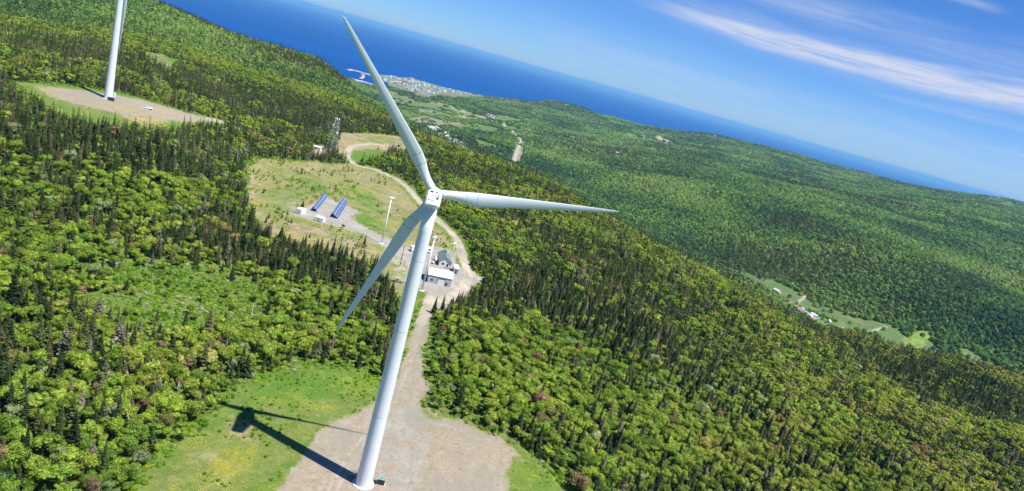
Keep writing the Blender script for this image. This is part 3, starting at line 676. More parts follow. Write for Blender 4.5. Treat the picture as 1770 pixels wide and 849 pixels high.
for kind, coll, nm, lb, nlo in ((True, src_sp, 'spruce_forest', 'dark spruce wood covering the hilltop', 3), (False, src_bl, 'broadleaf_forest', 'bright green and rust broadleaf wood covering the hilltop', 4)):
    m_ = (is_sp == kind) & ~single
    ix = np.where(near, var, 5 + rng.integers(0, nlo, len(x)))
    scatter(nm, P[m_], ix[m_], S[m_], coll, lb)
print('near trees', len(x), 'single', single.sum(), 'furthest single', r[single].max())
# far woods: spacing grows with distance so the texture keeps to the eye's grain
def far_points(c, r0, r1, a0=-44, a1=46):
    du = c; nr = int(math.log(r1/r0)/du); na = int(rad(a1-a0)/du)
    u, a = np.meshgrid(np.arange(nr), np.arange(na)); u = (u.ravel()+rng.uniform(0, 1, u.size))*du; a = rad(a0)+(a.ravel()+rng.uniform(0, 1, a.size))*du
    rr_ = r0*np.exp(u); return rr_*np.sin(a), rr_*np.cos(a), rr_
FP = []
for c_, r0_, r1_ in ((.0042, R1, 3200), (.0037, 3200, 12500)):
    x2, y2, r2 = far_points(c_, r0_, r1_); z2 = height_xy(x2, y2)
    _, _, k2, op2 = evaluate(x2, y2)
    k_ = visible(x2, y2, z2, 8, 20) & (z2 > SEA+2) & ((op2 < -.0018*r2) | (rng.random(len(x2)) < .02) | ((k2 == 0) & (fbm(x2, y2, 60, 99, 3) > np.where(r2 < 1900, .58, .68))))
    FP.append((x2[k_], y2[k_], z2[k_], r2[k_], c_*r2[k_]))
x2, y2, z2, r2, s2 = (np.concatenate([q[i] for q in FP]) for i in range(5))
TOWN_P = np.array([G(*p)[:2] for p in ((655,128),(705,133),(760,148),(810,160),(845,169),(800,168),(760,166),(735,170),(700,158),(668,146))])
tk = poly_sd(x2, y2, TOWN_P, 60) < 0
x2, y2, z2, r2, s2 = (q[tk] for q in (x2, y2, z2, r2, s2))
sf2 = .10 + (fbm(x2, y2, 420, 81, 4)-.5)*2.4 + (fbm(x2, y2, 90, 82, 2)-.5)*.6 + blobs(x2, y2, [(1560,300,900,.5),(1700,380,700,.5),(1180,330,350,-.3),(1400,330,300,.25),(940,180,700,.4),(1150,262,500,.4),(1650,480,300,.2),(700,160,250,.5),(800,172,350,.3),(1500,440,160,-.3)]) + .32*(x2 < -100)*(r2 < 2600)
sp2 = rng.random(len(x2)) < np.clip(sf2, .02, .9)
sc2 = s2/3.9*rng.uniform(.8, 1.25, len(x2)); scz = np.clip(sc2, .8, 2.2)*rng.uniform(.75, 1.2, len(x2))
ix2 = np.where(sp2, 5 + rng.integers(0, 3, len(x2)), rng.integers(0, 5, len(x2)))
scatter('distant_forest', np.stack([x2, y2, z2-.3], -1), ix2, np.stack([sc2, sc2, scz], -1), src_far, 'distant mixed wood over valley and hills')
print('far trees', len(x2))
# low bushes in the clearings and along their edges
xb, yb = grid_points(1.45, 560, -40, 25, 110)
cb, ab, kb, ob = evaluate(xb, yb)
green = (kb == 1) & (cb[:, 1] > cb[:, 0]*1.02)
pb = np.where(green, .01 + .5*sstep(fbm(xb, yb, 15, 55, 3), .56, .70), 0) + np.where((kb == 1) & (ob < 3), .45, 0) + np.where((ob > -4) & (ob < .8), .6, 0)
pb += .75*sstep(poly_sd(xb, yb, SCRUB, 40) + (fbm(xb, yb, 12, 96, 3)-.5)*26, -12, 6)*(.35+fbm(xb, yb, 6, 97, 2))
pb += np.where((ob < -4) & (np.hypot(xb, yb) < 330), .16, 0)
q1 = G(410, 690); pb += np.where((kb == 1) & ((xb-q1[0])**2+(yb-q1[1])**2 < 22**2), .35, 0)
kk = rng.random(len(xb)) < pb; xb, yb, ob = xb[kk], yb[kk], ob[kk]
sb = rng.uniform(.28, .85, len(xb))*np.where(ob < 2.5, 1.25, .75)
scatter('undergrowth', np.stack([xb, yb, height_xy(xb, yb)-.05], -1), rng.integers(0, 5, len(xb)), np.stack([sb, sb, sb*rng.uniform(.6, 1.1, len(xb))], -1), src_bush, 'low bright bushes in and around the clearings')
print('bushes', len(xb))

# ------------------------------------------------------------------ the nearest trees, each one an object with its crown and trunk
MARKS = [('the near turbine', (628,836)), ('the white garage', (765,478)), ('the solar rows', (575,365)), ('the far pad', (200,190)), ('the small cabin', (199,462)), ('the turbine shadow', (415,735)), ('the gravel pad edge', (900,785)), ('the gravel track', (735,590)), ('the scrub hollow', (310,515)), ('the steel mast', (659,420)), ('the bottom edge', (1300,845)), ('the left corner', (20,840))]
MK = [(n_, G(*p)) for n_, p in MARKS]
def where_words(xx, yy):
    d = [math.hypot(xx-q[0], yy-q[1]) for _, q in MK]; i = int(np.argmin(d)); n_, q = MK[i]
    side = ('beyond', 'beyond and right of', 'right of', 'below and right of', 'below', 'below and left of', 'left of', 'beyond and left of')[int(round(math.degrees(math.atan2(xx-q[0], yy-q[1]))/45)) % 8]
    far_ = 'beside' if d[i] < 12 else ('a few trees' if d[i] < 30 else ('well' if d[i] < 70 else 'far'))
    return (('close ' if far_ == 'beside' else far_+' ')+side+' '+n_), int(d[i]/18)
proto_cache = {}
def single_tree(kind, v_, p_, s_, zr, label, group):
    ms = SPm if kind else BLm; cm, tm, _ = ms[v_]
    e = bpy.data.objects.new('spruce_tree' if kind else 'broadleaf_tree', None); C.objects.link(e)
    e.location = p_; e.rotation_euler = (0, 0, zr); e.scale = s_; tag(e, label, 'tree', group)
    link('crown', cm, e); link('trunk', tm, e); return e
SZ = lambda h, a, b_, c_: a if h < b_[0] else (c_ if h > b_[1] else 'mid-height')
for i in np.where(single)[0]:
    w_, ring = where_words(x[i], y[i]); kd = bool(is_sp[i])
    if kd: ds = ('stubby', 'slim', 'broad-skirted', 'very slim', 'squat')[var[i]]; hh = SZ(hgt[i], 'low', (6.5, 9.2), 'tall'); lb = f'{hh} {ds} dark spruce {w_}'
    else: ds = ('round-headed', 'upright', 'low-spreading', 'lumpy', 'loose-crowned')[var[i]]; hh = SZ(hgt[i], 'small', (4.8, 6.2), 'big'); lb = f'{hh} {ds} leafy tree {w_}'
    single_tree(kd, int(var[i]), P[i], S[i], rng.uniform(0, 6.28), lb, ('dark spruces ' if kd else 'green broadleaf trees ') + w_)
# ------------------------------------------------------------------ built things
def flat_mat(name, col, rough=.6, spec=.3, var=.12, scale=.8, metal=0.0):
    m, t, b, o = new_mat(name); tcn = t.nodes.new('ShaderNodeTexCoord')
    n = noise(t, tcn.outputs['Object'], scale, 5, .6)
    c = mix(t, n.smooth(.3, .75), tuple(v*(1-var) for v in col), tuple(min(1, v*(1+var*.5)) for v in col))
    t.links.new(c.k, b.inputs['Base Color']); b.inputs['Roughness'].default_value = rough; b.inputs['Specular IOR Level'].default_value = spec
    b.inputs['Metallic'].default_value = metal; return m
WHITE = flat_mat('turbine_white', (.74, .77, .80), .42, .4, .045, .25)
BLADE = flat_mat('blade_gelcoat', (.66, .71, .73), .38, .45, .05, .2)
WALLW = flat_mat('white_cladding', (.70, .71, .72), .6, .3, .08)
ROOFW = flat_mat('white_metal_roof', (.80, .81, .82), .45, .4, .05)
GREYC = flat_mat('grey_cladding', (.40, .43, .47), .6, .3, .1)
ROOFG = flat_mat('green_grey_shingle', (.17, .23, .20), .85, .2, .25, 2.5)
DARK = flat_mat('dark_metal', (.035, .045, .045), .5, .4, .2)
GREENB = flat_mat('green_enclosure', (.08, .15, .13), .5, .4, .15)
CONC = flat_mat('concrete', (.60, .58, .55), .85, .2, .12, 1.5)
STEEL = flat_mat('galvanised_steel', (.36, .40, .40), .45, .5, .1, .8, .3)
SEAM = flat_mat('seam_grey', (.50, .54, .57), .6, .3, .05)
GLASS = flat_mat('dark_glass', (.02, .03, .045), .12, .6, .1)
TYRE = flat_mat('tyre_rubber', (.02, .02, .02), .9, .1, .1)
WOODP = flat_mat('grey_pole_wood', (.24, .21, .18), .9, .1, .2)
ROCK = flat_mat('grey_rock', (.46, .44, .42), .95, .2, .3, .3)
m, t, b, o = new_mat('solar_cells'); g_ = t.nodes.new('ShaderNodeTexCoord')
br = t.nodes.new('ShaderNodeTexBrick'); br.offset = 0; br.inputs['Scale'].default_value = 1.0; br.inputs['Brick Width'].default_value = 1.0; br.inputs['Row Height'].default_value = 1.65; br.inputs['Mortar Size'].default_value = .06
br.inputs['Color1'].default_value = (.03, .07, .19, 1); br.inputs['Color2'].default_value = (.04, .085, .22, 1); br.inputs['Mortar'].default_value = (.45, .48, .55, 1)
t.links.new(g_.outputs['Object'], br.inputs['Vector']); t.links.new(br.outputs[0], b.inputs['Base Color']); b.inputs['Roughness'].default_value = .22; b.inputs['Specular IOR Level'].default_value = .6; SOLAR = m

class MB:
    def __init__(s): s.v = []; s.f = []; s.smooth = []
    def quad(s, *p):
        k = len(s.v); s.v += [tuple(q) for q in p]; s.f.append(tuple(range(k, k+len(p)))); s.smooth.append(False); return s
    def box(s, x0, x1, y0, y1, z0, z1, ch=0.0):
        k = len(s.v)
        if ch <= 0:
            s.v += [(x0,y0,z0),(x1,y0,z0),(x1,y1,z0),(x0,y1,z0),(x0,y0,z1),(x1,y0,z1),(x1,y1,z1),(x0,y1,z1)]
            for f in ((3,2,1,0),(4,5,6,7),(0,1,5,4),(1,2,6,5),(2,3,7,6),(3,0,4,7)): s.f.append(tuple(k+i for i in f)); s.smooth.append(False)
        else:
            c = ch
            def ring(z, q): return [(x0+q+c,y0+q,z),(x1-q-c,y0+q,z),(x1-q,y0+q+c,z),(x1-q,y1-q-c,z),(x1-q-c,y1-q,z),(x0+q+c,y1-q,z),(x0+q,y1-q-c,z),(x0+q,y0+q+c,z)]
            rings = [ring(z0, 0), ring(z1-c, 0), ring(z1, c*.8)]
            for r_ in rings: s.v += r_
            for j in range(2):
                for i in range(8): a = k+j*8+i; b_ = k+j*8+(i+1) % 8; s.f.append((a, b_, b_+8, a+8)); s.smooth.append(False)
            s.f.append(tuple(k+16+i for i in range(8))); s.f.append(tuple(k+7-i for i in range(8))); s.smooth += [False]*2
        return s
    def tube(s, p0, p1, r0, r1=None, n=10, caps=True, smooth=True):
        r1 = r0 if r1 is None else r1; p0 = Vector(p0); p1 = Vector(p1); d = (p1-p0).normalized()
        u = d.orthogonal().normalized(); w = d.cross(u); k = len(s.v)
        for p, r in ((p0, r0), (p1, r1)):
            for i in range(n): a = 2*PI*i/n; s.v.append(tuple(p+(u*math.cos(a)+w*math.sin(a))*r))
        for i in range(n): j = (i+1) % n; s.f.append((k+i, k+j, k+n+j, k+n+i)); s.smooth.append(smooth)
        if caps: s.f.append(tuple(k+n-1-i for i in range(n))); s.f.append(tuple(k+n+i for i in range(n))); s.smooth += [False]*2
        return s
    def loft(s, rings, close=True, smooth=True, caps=True):
        n = len(rings[0]); k = len(s.v)
        for r_ in rings: s.v += [tuple(p) for p in r_]
        for j in range(len(rings)-1):
            for i in range(n if close else n-1):
                q = (i+1) % n; s.f.append((k+j*n+i, k+j*n+q, k+(j+1)*n+q, k+(j+1)*n+i)); s.smooth.append(smooth)
        if caps: s.f.append(tuple(k+n-1-i for i in range(n))); s.f.append(tuple(k+(len(rings)-1)*n+i for i in range(n))); s.smooth += [False]*2
        return s
    def build(s, name, mat, parent=None):
        me = bpy.data.meshes.new(name); me.from_pydata(s.v, [], s.f); me.update(); me.materials.append(mat)
        me.polygons.foreach_set('use_smooth', s.smooth); return link(name, me, parent)
def thing(name, loc, rz=0, label=None, cat=None, group=None):
    e = bpy.data.objects.new(name, None); C.objects.link(e); e.location = loc; e.rotation_euler = (0, 0, rz); tag(e, label, cat, group); return e
def copy_tree(o, parent=None):
    c = o.copy(); C.objects.link(c); c.parent = parent
    for ch in list(o.children): copy_tree(ch, c)
    return c

# ---- large turbines
def blade(parent, C0, n, e1, e2, ang, L, rroot, chord, mat=BLADE):
    d = Vector(e1)*math.cos(ang) + Vector(e2)*math.sin(ang); q = Vector(e2)*math.cos(ang) - Vector(e1)*math.sin(ang)   # q: leading side
    n = Vector(n)
    st = [(0, 1.0), (.03, 1.0), (.065, 1.02), (.11, 1.25), (.17, 1.62), (.22, 1.72), (.30, 1.60), (.42, 1.36), (.55, 1.12), (.68, .90), (.80, .70), (.90, .52), (.96, .38), (.99, .22), (1.0, .06)]
    rings = []; D = rroot*2
    for t_, w in st:
        w_ = w*D*chord if t_ > .065 else D*(w if t_ < .06 else w)
        tk = np.interp(t_, [0, .065, .11, .2, .4, 1], [D, D*.98, D*.80, D*.52, D*.28, D*.035]); tw = rad(np.interp(t_, [0, .1, .25, .6, 1], [18, 16, 11, 4, 0]))
        ld = np.interp(t_, [0, .065, .18, 1], [.5, .5, .34, .36])
        ring = []
        for i in range(16):
            a = 2*PI*i/16; cx = math.cos(a); sy = math.sin(a)
            s_ = (cx*.5 + (ld-.5))*w_                     # + towards the leading edge
            fl = np.interp(t_, [0, .1, .2], [0, .5, 1]); hh = sy*.5*tk*(1-fl*.55*max(0, -cx))
            bend = .9*(t_**2)*1.0
            v = Vector(C0) + d*(1.1+t_*(L-1.1)) + q*(s_*math.cos(tw)-hh*math.sin(tw)) + n*(hh*math.cos(tw)+s_*math.sin(tw) - bend)
            ring.append(v)
        rings.append(ring)
    b_ = MB().loft(rings).build('blade', mat, parent)
    sm = MB()
    for u in (.155, .215):                                 # two joint lines near the root
        k = [i for i in range(len(st)-1) if st[i][0] <= u <= st[i+1][0]][0]; f_ = (u-st[k][0])/(st[k+1][0]-st[k][0])
        rr_ = []
        for off in (0, .006):
            ff = f_+off/(st[k+1][0]-st[k][0]); cen = sum((rings[k][i]*(1-ff)+rings[k+1][i]*ff for i in range(16)), Vector())/16
            rr_.append([cen+((rings[k][i]*(1-ff)+rings[k+1][i]*ff)-cen)*1.012 for i in range(16)])
        sm.loft(rr_, caps=False)
    sm.build('joint_ring', SEAM, b_)
    MB().tube(Vector(C0)+d*1.0, Vector(C0)+d*1.5, rroot*1.08, rroot*1.08, 20).build('root_collar', WHITE, b_)
    return b_
def big_turbine(base, HT, rb, rt, yaw, tilt, a0, L, o_hub, label, group, detail=True):
    T = thing('wind_turbine', base, 0, label, 'wind turbine', group)
    n = Vector((math.sin(yaw)*math.cos(tilt), math.cos(yaw)*math.cos(tilt), math.sin(tilt))); e1 = Vector((math.cos(yaw), -math.sin(yaw), 0)); e2 = e1.cross(n)
    zt = HT-1.6; prof = [(0, rb), (.3, rb)] + [(zt*k/12, rb+(rt-rb)*(k/12)**.95) for k in range(1, 13)]
    MB().loft([[(r*math.cos(2*PI*i/48), r*math.sin(2*PI*i/48), z_) for i in range(48)] for z_, r in prof]).build('tower', WHITE, T)
    tw = T.children[-1]
    for fz in (.27, .58, .82):
        z_ = zt*fz; r = rb+(rt-rb)*fz**.95+.018
        MB().loft([[(r*math.cos(2*PI*i/48), r*math.sin(2*PI*i/48), z_+dz) for i in range(48)] for dz in (0, .10)], caps=False).build('flange_ring', SEAM, tw)
    MB().loft([[(r*math.cos(2*PI*i/48), r*math.sin(2*PI*i/48), z_) for i in range(48)] for z_, r in ((-.8, rb+.75), (.16, rb+.75), (.20, rb+.68))]).build('foundation', CONC, T)
    # door and steps on the shaded side
    da = math.atan2(.45, -1); c_, s_ = math.cos(da), math.sin(da)
    def loc(u, v, w): return (c_*u - s_*v, s_*u + c_*v, w)
    d_ = MB(); r = rb+.04
    d_.quad(loc(r-.25, -.45, 1.4), loc(r+.03, -.45, 1.4), loc(r+.03, -.45, 3.4), loc(r-.25, -.45, 3.4)); d_.quad(loc(r+.03, -.45, 1.4), loc(r+.03, .45, 1.4), loc(r+.0, .45, 3.4), loc(r+.0, -.45, 3.4)); d_.quad(loc(r+.03, .45, 1.4), loc(r-.25, .45, 1.4), loc(r-.25, .45, 3.4), loc(r+.0, .45, 3.4))
    dd = d_.build('door', GREYC, tw)
    st_ = MB()
    for k in range(6):
        u0 = r+.9+k*.30; zz_ = 1.35-k*.22
        st_.quad(loc(u0, -.5, zz_), loc(u0+.3, -.5, zz_), loc(u0+.3, .5, zz_), loc(u0, .5, zz_)); st_.quad(loc(u0+.3, -.5, zz_), loc(u0+.3, -.5, zz_-.22), loc(u0+.3, .5, zz_-.22), loc(u0+.3, .5, zz_))
    st_.quad(loc(r-.05, -.5, 1.37), loc(r+.9, -.5, 1.37), loc(r+.9, .5, 1.37), loc(r-.05, .5, 1.37))
    for v in (-.5, .5):
        for u, z0, z1 in ((r+.1, 0, 2.4), (r+.9, 0, 2.4), (r+2.6, 0, 1.1)): st_.tube(loc(u, v, z0), loc(u, v, z1), .035, n=6)
        st_.tube(loc(r+.1, v, 2.4), loc(r+.9, v, 2.4), .03, n=6); st_.tube(loc(r+.9, v, 2.4), loc(r+2.6, v, 1.1), .03, n=6)
    st_.build('door_steps', STEEL, T)
    # nacelle
    B_ = Vector((0, 0, HT)); up = e2
    def N(u, v, w): return B_ + n*u + e1*v + up*w
    secs = [(-7.9, 1.45, .72, 1.34), (-7.5, 1.70, .55, 1.56), (-3.0, 1.80, -1.35, 1.62), (1.2, 1.78, -1.6, 1.60), (2.2, 1.5, -1.45, 1.42), (2.5, 1.25, -1.2, 1.2)]
    rings = []
    for u, hw, lo, hi in secs:
        c2 = .35; rings.append([N(u, x_, w_) for x_, w_ in ((-hw+c2, lo), (hw-c2, lo), (hw, lo+c2), (hw, hi-c2), (hw-c2, hi), (-hw+c2, hi), (-hw, hi-c2), (-hw, lo+c2))])
    nc = MB().loft(rings, smooth=False).build('nacelle', WHITE, T)
    def panel(u0, u1, v0, v1, w, nm, mat, th=.06):
        q = MB(); k = [N(u0, v0, w), N(u1, v0, w), N(u1, v1, w), N(u0, v1, w)]; k2 = [p+up*th for p in k]
        q.loft([k, k2], smooth=False); return q.build(nm, mat, nc)
    panel(-6.1, -4.3, -1.05, .05, 1.60, 'roof_hatch', WHITE, .14); panel(-6.2, -4.2, -1.15, .15, 1.56, 'hatch_frame', DARK, .10)
    panel(-2.6, -.9, -.3, 1.1, 1.64, 'roof_hatch', WHITE, .12); panel(-2.7, -.8, -.4, 1.2, 1.58, 'hatch_frame', DARK, .10)
    panel(-4.6, -3.9, .6, 1.1, 1.6, 'vent_hood', DARK, .30); panel(-.3, .5, -1.0, -.3, 1.6, 'vent_hood', DARK, .26)
    panel(-.2, .9, .3, .8, 1.6, 'roof_box', GREYC, .35)
    rl = MB()
    for v in (-1.35, 1.35):
        for u in (-7.0, -4.6, -2.2, .4): rl.tube(N(u, v, 1.5), N(u, v, 2.05), .035, n=5)
        rl.tube(N(-7.0, v, 2.05), N(.4, v, 2.05), .035, n=5)
    rl.tube(N(-7.0, -1.35, 2.05), N(-7.0, 1.35, 2.05), .035, n=5); rl.build('guard_rail', SEAM, nc)
    lf = MB()                                                # rear louvre
    for k in range(3): w0 = .76+k*.17; lf.quad(N(-7.92, -1., w0), N(-7.92, 1., w0), N(-7.97, 1., w0+.09), N(-7.97, -1., w0+.09))
    lf.build('rear_louvre', SEAM, nc)
    ms = MB(); ms.tube(N(-5.4, .9, 1.5), N(-5.4, .9, 3.1), .05, n=6); ms.tube(N(-5.4, .5, 2.9), N(-5.4, 1.3, 2.9), .035, n=6); ms.tube(N(-5.4, .5, 2.9), N(-5.4, .5, 3.15), .07, n=8); ms.tube(N(-5.4, 1.3, 2.9), N(-5.4, 1.3, 3.15), .07, n=8); ms.build('wind_vane', DARK, nc)
    # spinner
    C0 = B_ + n*o_hub; sp = []
    for u, r in ((-1.7, 1.25), (-1.2, 1.55), (0, 1.68), (.9, 1.5), (1.6, 1.0), (2.0, .5), (2.1, .08)): sp.append([C0 + n*u + (e1*math.cos(2*PI*i/24)+up*math.sin(2*PI*i/24))*r for i in range(24)])
    MB().loft(sp).build('spinner', WHITE, T)
    for k in range(3): blade(T, C0, n, e1, e2, a0-k*2*PI/3, L, 1.08, .93)
    return T
TB = G(628, 836); TB[0] = -21.186; TB[1] = 164.458; TB[2] = height_xy(TB[0], TB[1])
big_turbine(Vector(TB), 80.16-TB[2], 2.15, 1.55, rad(-8.0), rad(6.3), rad(129.3), 45.53, 4.08, 'big white wind turbine on the gravel pad, shown whole with all three blades', None)
T2 = G(187, 171)
print('T2', T2)
def scr(p): q = project(np.array([p[0]]), np.array([p[1]]), np.array([p[2]])); return q[0][0], q[1][0]
big_turbine(Vector(T2), 76.2, 2.42, 1.5, rad(6), rad(5), rad(-93.5), 46.0, 4.6, 'second white wind turbine, cut off at the top, on the hillside pad beside a pickup', None)

def rel(px, py, pz=0.0):
    q = G(px, py); return Vector((q[0], q[1], q[2]+pz))
def yaw_px(p, q):                          # heading of the ground line between two points of the photograph
    a = G(*p); b_ = G(*q); return math.atan2(b_[1]-a[1], b_[0]-a[0])
def near_level(p, e): return Vector((p[0], p[1], p[2]-e))

# transformer beside the near tower
p = rel(658, 836); E = thing('transformer_box', p, rad(4), 'dark green transformer box on the gravel beside the near tower', 'transformer')
MB().box(-1.15, 1.15, -.95, .95, -.1, .15).build('plinth', CONC, E)
bd = MB().box(-1.05, 1.05, -.85, .75, .15, 1.75, .06).build('cabinet', GREENB, E)
MB().box(-1.12, 1.12, -.95, .80, 1.752, 1.86, .03).build('lid', flat_mat('pale_green_lid', (.22, .34, .31), .5, .4, .2, 2), E)
f_ = MB()
for k in range(7): f_.box(-.95+k*.29, -.91+k*.29, -1.0, -.86, .3, 1.6)
f_.build('cooling_fins', DARK, E)
h_ = MB(); h_.box(-.03, .03, -.95, .80, 1.862, 1.90); h_.box(-1.12, 1.12, -.12, -.06, 1.862, 1.90); h_.build('lid_rib', DARK, E)
p = rel(192, 174); E = thing('transformer_box', p, rad(15), 'small black box at the foot of the second tower', 'transformer')
MB().box(-1.6, 1.6, -1.1, 1.1, -.2, 2.2, .08).build('cabinet', DARK, E); MB().box(-1.68, 1.68, -1.2, 1.2, 2.203, 2.34).build('lid', GREYC, E)
p = rel(196, 167); E = thing('equipment_cabinet', p, 0, 'white cabinet against the right side of the second tower', 'cabinet')
MB().box(-1.0, 1.0, -.8, .8, -.2, 2.5, .06).build('body', WALLW, E); MB().box(-.4, .4, -.84, -.80, .2, 2.1).build('cabinet_door', GREYC, E)

# pickup
p0 = G(247, 186); p1 = G(263, 191); yaw = math.atan2(p1[1]-p0[1], p1[0]-p0[0])
E = thing('pickup_truck', Vector((p0+p1)/2), yaw, 'white pickup truck parked on the pad by the second turbine', 'pickup truck')
sec = [(-2.9, .55, .95), (-2.85, .45, 1.12), (-.95, .42, 1.15), (1.2, .42, 1.18), (2.5, .42, 1.08), (2.85, .5, .85)]
MB().loft([[(x_, y_, z_) for y_, z_ in ((-.95, lo), (-.98, (lo+hi)/2), (-.90, hi), (.90, hi), (.98, (lo+hi)/2), (.95, lo))] for x_, lo, hi in sec], smooth=False).build('body', ROOFW, E)
cb_ = MB().loft([[(x_, -w_, 1.152), (x_, w_, 1.152), (x2_, w_*.82, 1.85), (x2_, -w_*.82, 1.85)] for x_, x2_, w_ in ((-.95, -.75, .88), (1.35, .75, .88))], smooth=False).build('cab', ROOFW, E)
MB().quad((1.37, -.8, 1.18), (1.37, .8, 1.18), (.80, .68, 1.80), (.80, -.68, 1.80)).build('windscreen', GLASS, E)
for s_ in (-1, 1): MB().quad((-.75, s_*.885, 1.22), (1.05, s_*.885, 1.22), (.62, s_*.75, 1.76), (-.62, s_*.75, 1.76)).build('side_window', GLASS, E)
MB().box(-2.75, -1.05, -.8, .8, 1.155, 1.165).build('cargo_bed', DARK, E)
for sx in (-1.8, 1.9):
    for sy in (-.95, .95): MB().tube((sx, sy-.12, .38), (sx, sy+.12, .38), .38, n=16).build('wheel', TYRE, E)

# ---- garage
def gable(E, L_, W_, hw, hr, wall, roof, over=.3, along='x'):
    """walls L_ along x by W_ along y, ridge along x"""
    x0, x1, y0, y1 = -L_/2, L_/2, -W_/2, W_/2; w = MB()
    w.quad((x0,y0,-.5),(x1,y0,-.5),(x1,y0,hw),(x0,y0,hw)).quad((x1,y1,-.5),(x0,y1,-.5),(x0,y1,hw),(x1,y1,hw))
    w.quad((x1,y0,-.5),(x1,y1,-.5),(x1,y1,hw),(x1,0,hr),(x1,y0,hw)).quad((x0,y1,-.5),(x0,y0,-.5),(x0,y0,hw),(x0,0,hr),(x0,y1,hw))
    wo_ = w.build('wall', wall, E); sl = (hr-hw)/(W_/2); t_ = .16; r = MB()
    for s in (-1, 1):
        a = [(x0-over, s*(W_/2+over), hw-sl*over+.02), (x1+over, s*(W_/2+over), hw-sl*over+.02), (x1+over, 0, hr+.02), (x0-over, 0, hr+.02)]
        r.loft([a, [(q[0], q[1], q[2]+t_) for q in a]], smooth=False)
    return wo_, r.build('roof', roof, E)
a = G(738, 488); b_ = G(778, 497); yw = math.atan2(b_[1]-a[1], b_[0]-a[0]); Lg = float(np.hypot(*(b_-a)[:2])); mid_ = (a+b_)/2
nrm = np.array([-math.sin(yw), math.cos(yw), 0]); pc = mid_+nrm*5.2; pc[2] = min(a[2], b_[2])
print('garage len', Lg)
E = thing('garage', Vector(pc), yw, 'grey garage with a bright white metal roof at the gravel yard', 'garage')
wl, rf = gable(E, Lg, 10.4, 4.6, 6.6, GREYC, ROOFW)
MB().box(-.9, 2.7, -5.26, -5.18, .0, 3.2).build('garage_door', WALLW, E)
MB().box(-1.1, -.905, -5.30, -5.2, 0, 3.35).box(2.705, 2.9, -5.30, -5.2, 0, 3.35).box(-.904, 2.704, -5.30, -5.2, 3.21, 3.42).build('door_frame', DARK, E)
MB().box(3.3, 4.2, -5.25, -5.19, 0, 2.1).build('side_door', DARK, E)
MB().box(-4.6, -3.4, -5.25, -5.19, 1.6, 2.6).build('window', GLASS, E)
rb_ = MB()
for k in range(14): xx = -Lg/2+.3+k*(Lg-.6)/13; rb_.quad((xx, -5.45, 4.6), (xx+.07, -5.45, 4.6), (xx+.07, -.05, 6.82), (xx, -.05, 6.82))
rb_.build('roof_seam', SEAM, rf)
# house behind it
a = G(768, 461); b_ = G(763.5, 440); yw = math.atan2(b_[1]-a[1], b_[0]-a[0])-PI/2; Wh = 6.6; mid_ = a; nrm = np.array([-math.sin(yw), math.cos(yw), 0])
pc = mid_+nrm*7.0
E = thing('cottage', Vector(pc), yw+PI/2, 'white cottage with a green grey gable roof behind the garage', 'house')
gable(E, 15, Wh, 3.2, 5.6, WALLW, ROOFG, .5)
MB().box(-7.58, -7.51, -1.9, -.9, 0, 2.1).build('front_door', DARK, E); MB().box(-7.58, -7.51, .6, 1.8, 1.1, 2.2).build('window', GLASS, E)
for k in range(3): MB().box(-4+k*4, -2.8+k*4, -Wh/2-.06, -Wh/2-.01, 1.1, 2.2).build('window', GLASS, E)
MB().box(2, 2.7, -.35, .35, 5.2, 6.5).build('chimney', DARK, E)
MB().box(-9.6, -7.6, -2.4, .2, -.4, .35).build('porch', WOODP, E)
# grey shed, tanks, trailer, cabinets
def shed(px, py, w, d, h, rz, lb, wall, roof, cat='shed', nm='shed', door=True):
    E = thing(nm, rel(px, py), rz, lb, cat); MB().box(-w/2, w/2, -d/2, d/2, -.4, h).build('wall', wall, E)
    MB().loft([[(-w/2-.15, -d/2-.2, h+.02), (w/2+.15, -d/2-.2, h+.02), (w/2+.15, d/2+.2, h+.38), (-w/2-.15, d/2+.2, h+.38)], [(-w/2-.15, -d/2-.2, h+.16), (w/2+.15, -d/2-.2, h+.16), (w/2+.15, d/2+.2, h+.52), (-w/2-.15, d/2+.2, h+.52)]], smooth=False).build('roof', roof, E)
    if door: MB().box(-.5, .4, -d/2-.05, -d/2-.005, 0, 2.0).build('shed_door', DARK, E)
    return E
shed(786.5, 470, 2.9, 7.0, 2.8, yw, 'narrow grey shed at the right end of the white roofed garage', GREYC, flat_mat('pale_grey_roof', (.52, .56, .60), .5, .3), 'shed')
def tank(px, py, r, l, rz, lb):
    E = thing('storage_tank', rel(px, py), rz, lb, 'tank'); rings = []
    for u, q in ((-l/2-.28, .25), (-l/2-.12, .75), (-l/2, 1), (l/2, 1), (l/2+.12, .75), (l/2+.28, .25)): rings.append([(r*q*math.cos(2*PI*i/20), u, r+.5+r*q*math.sin(2*PI*i/20)) for i in range(20)])
    MB().loft(rings).build('vessel', ROOFW, E)
    for u in (-l*.3, l*.3): MB().box(-r*.7, r*.7, u-.12, u+.12, -.2, .75).build('saddle', DARK, E)
    MB().tube((0, 0, 2*r+.45), (0, 0, 2*r+.8), .25, n=10).build('manhole', SEAM, E)
tank(752.5, 451.5, .9, 4.6, yw, 'white gas tank lying left of the cottage wall')
tank(748, 456, .55, 2.0, yw, 'small white tank just left of the garage ridge')
a = G(709, 434); b_ = G(743, 437); yt = math.atan2(b_[1]-a[1], b_[0]-a[0]); pc = (a+b_)/2
E = thing('site_trailer', Vector(pc), yt, 'long white site trailer half hidden behind the near tower', 'trailer')
MB().box(-6.4, 6.4, -1.4, 1.4, .7, 3.3, .08).build('body', ROOFW, E)
for k in (-4, -1.3, 1.6, 4.4): MB().box(k, k+1.2, -1.45, -1.402, 1.7, 2.6).build('window', GLASS, E)
MB().box(-6.0, 6.0, -1.0, 1.0, .35, .69).build('chassis', DARK, E)
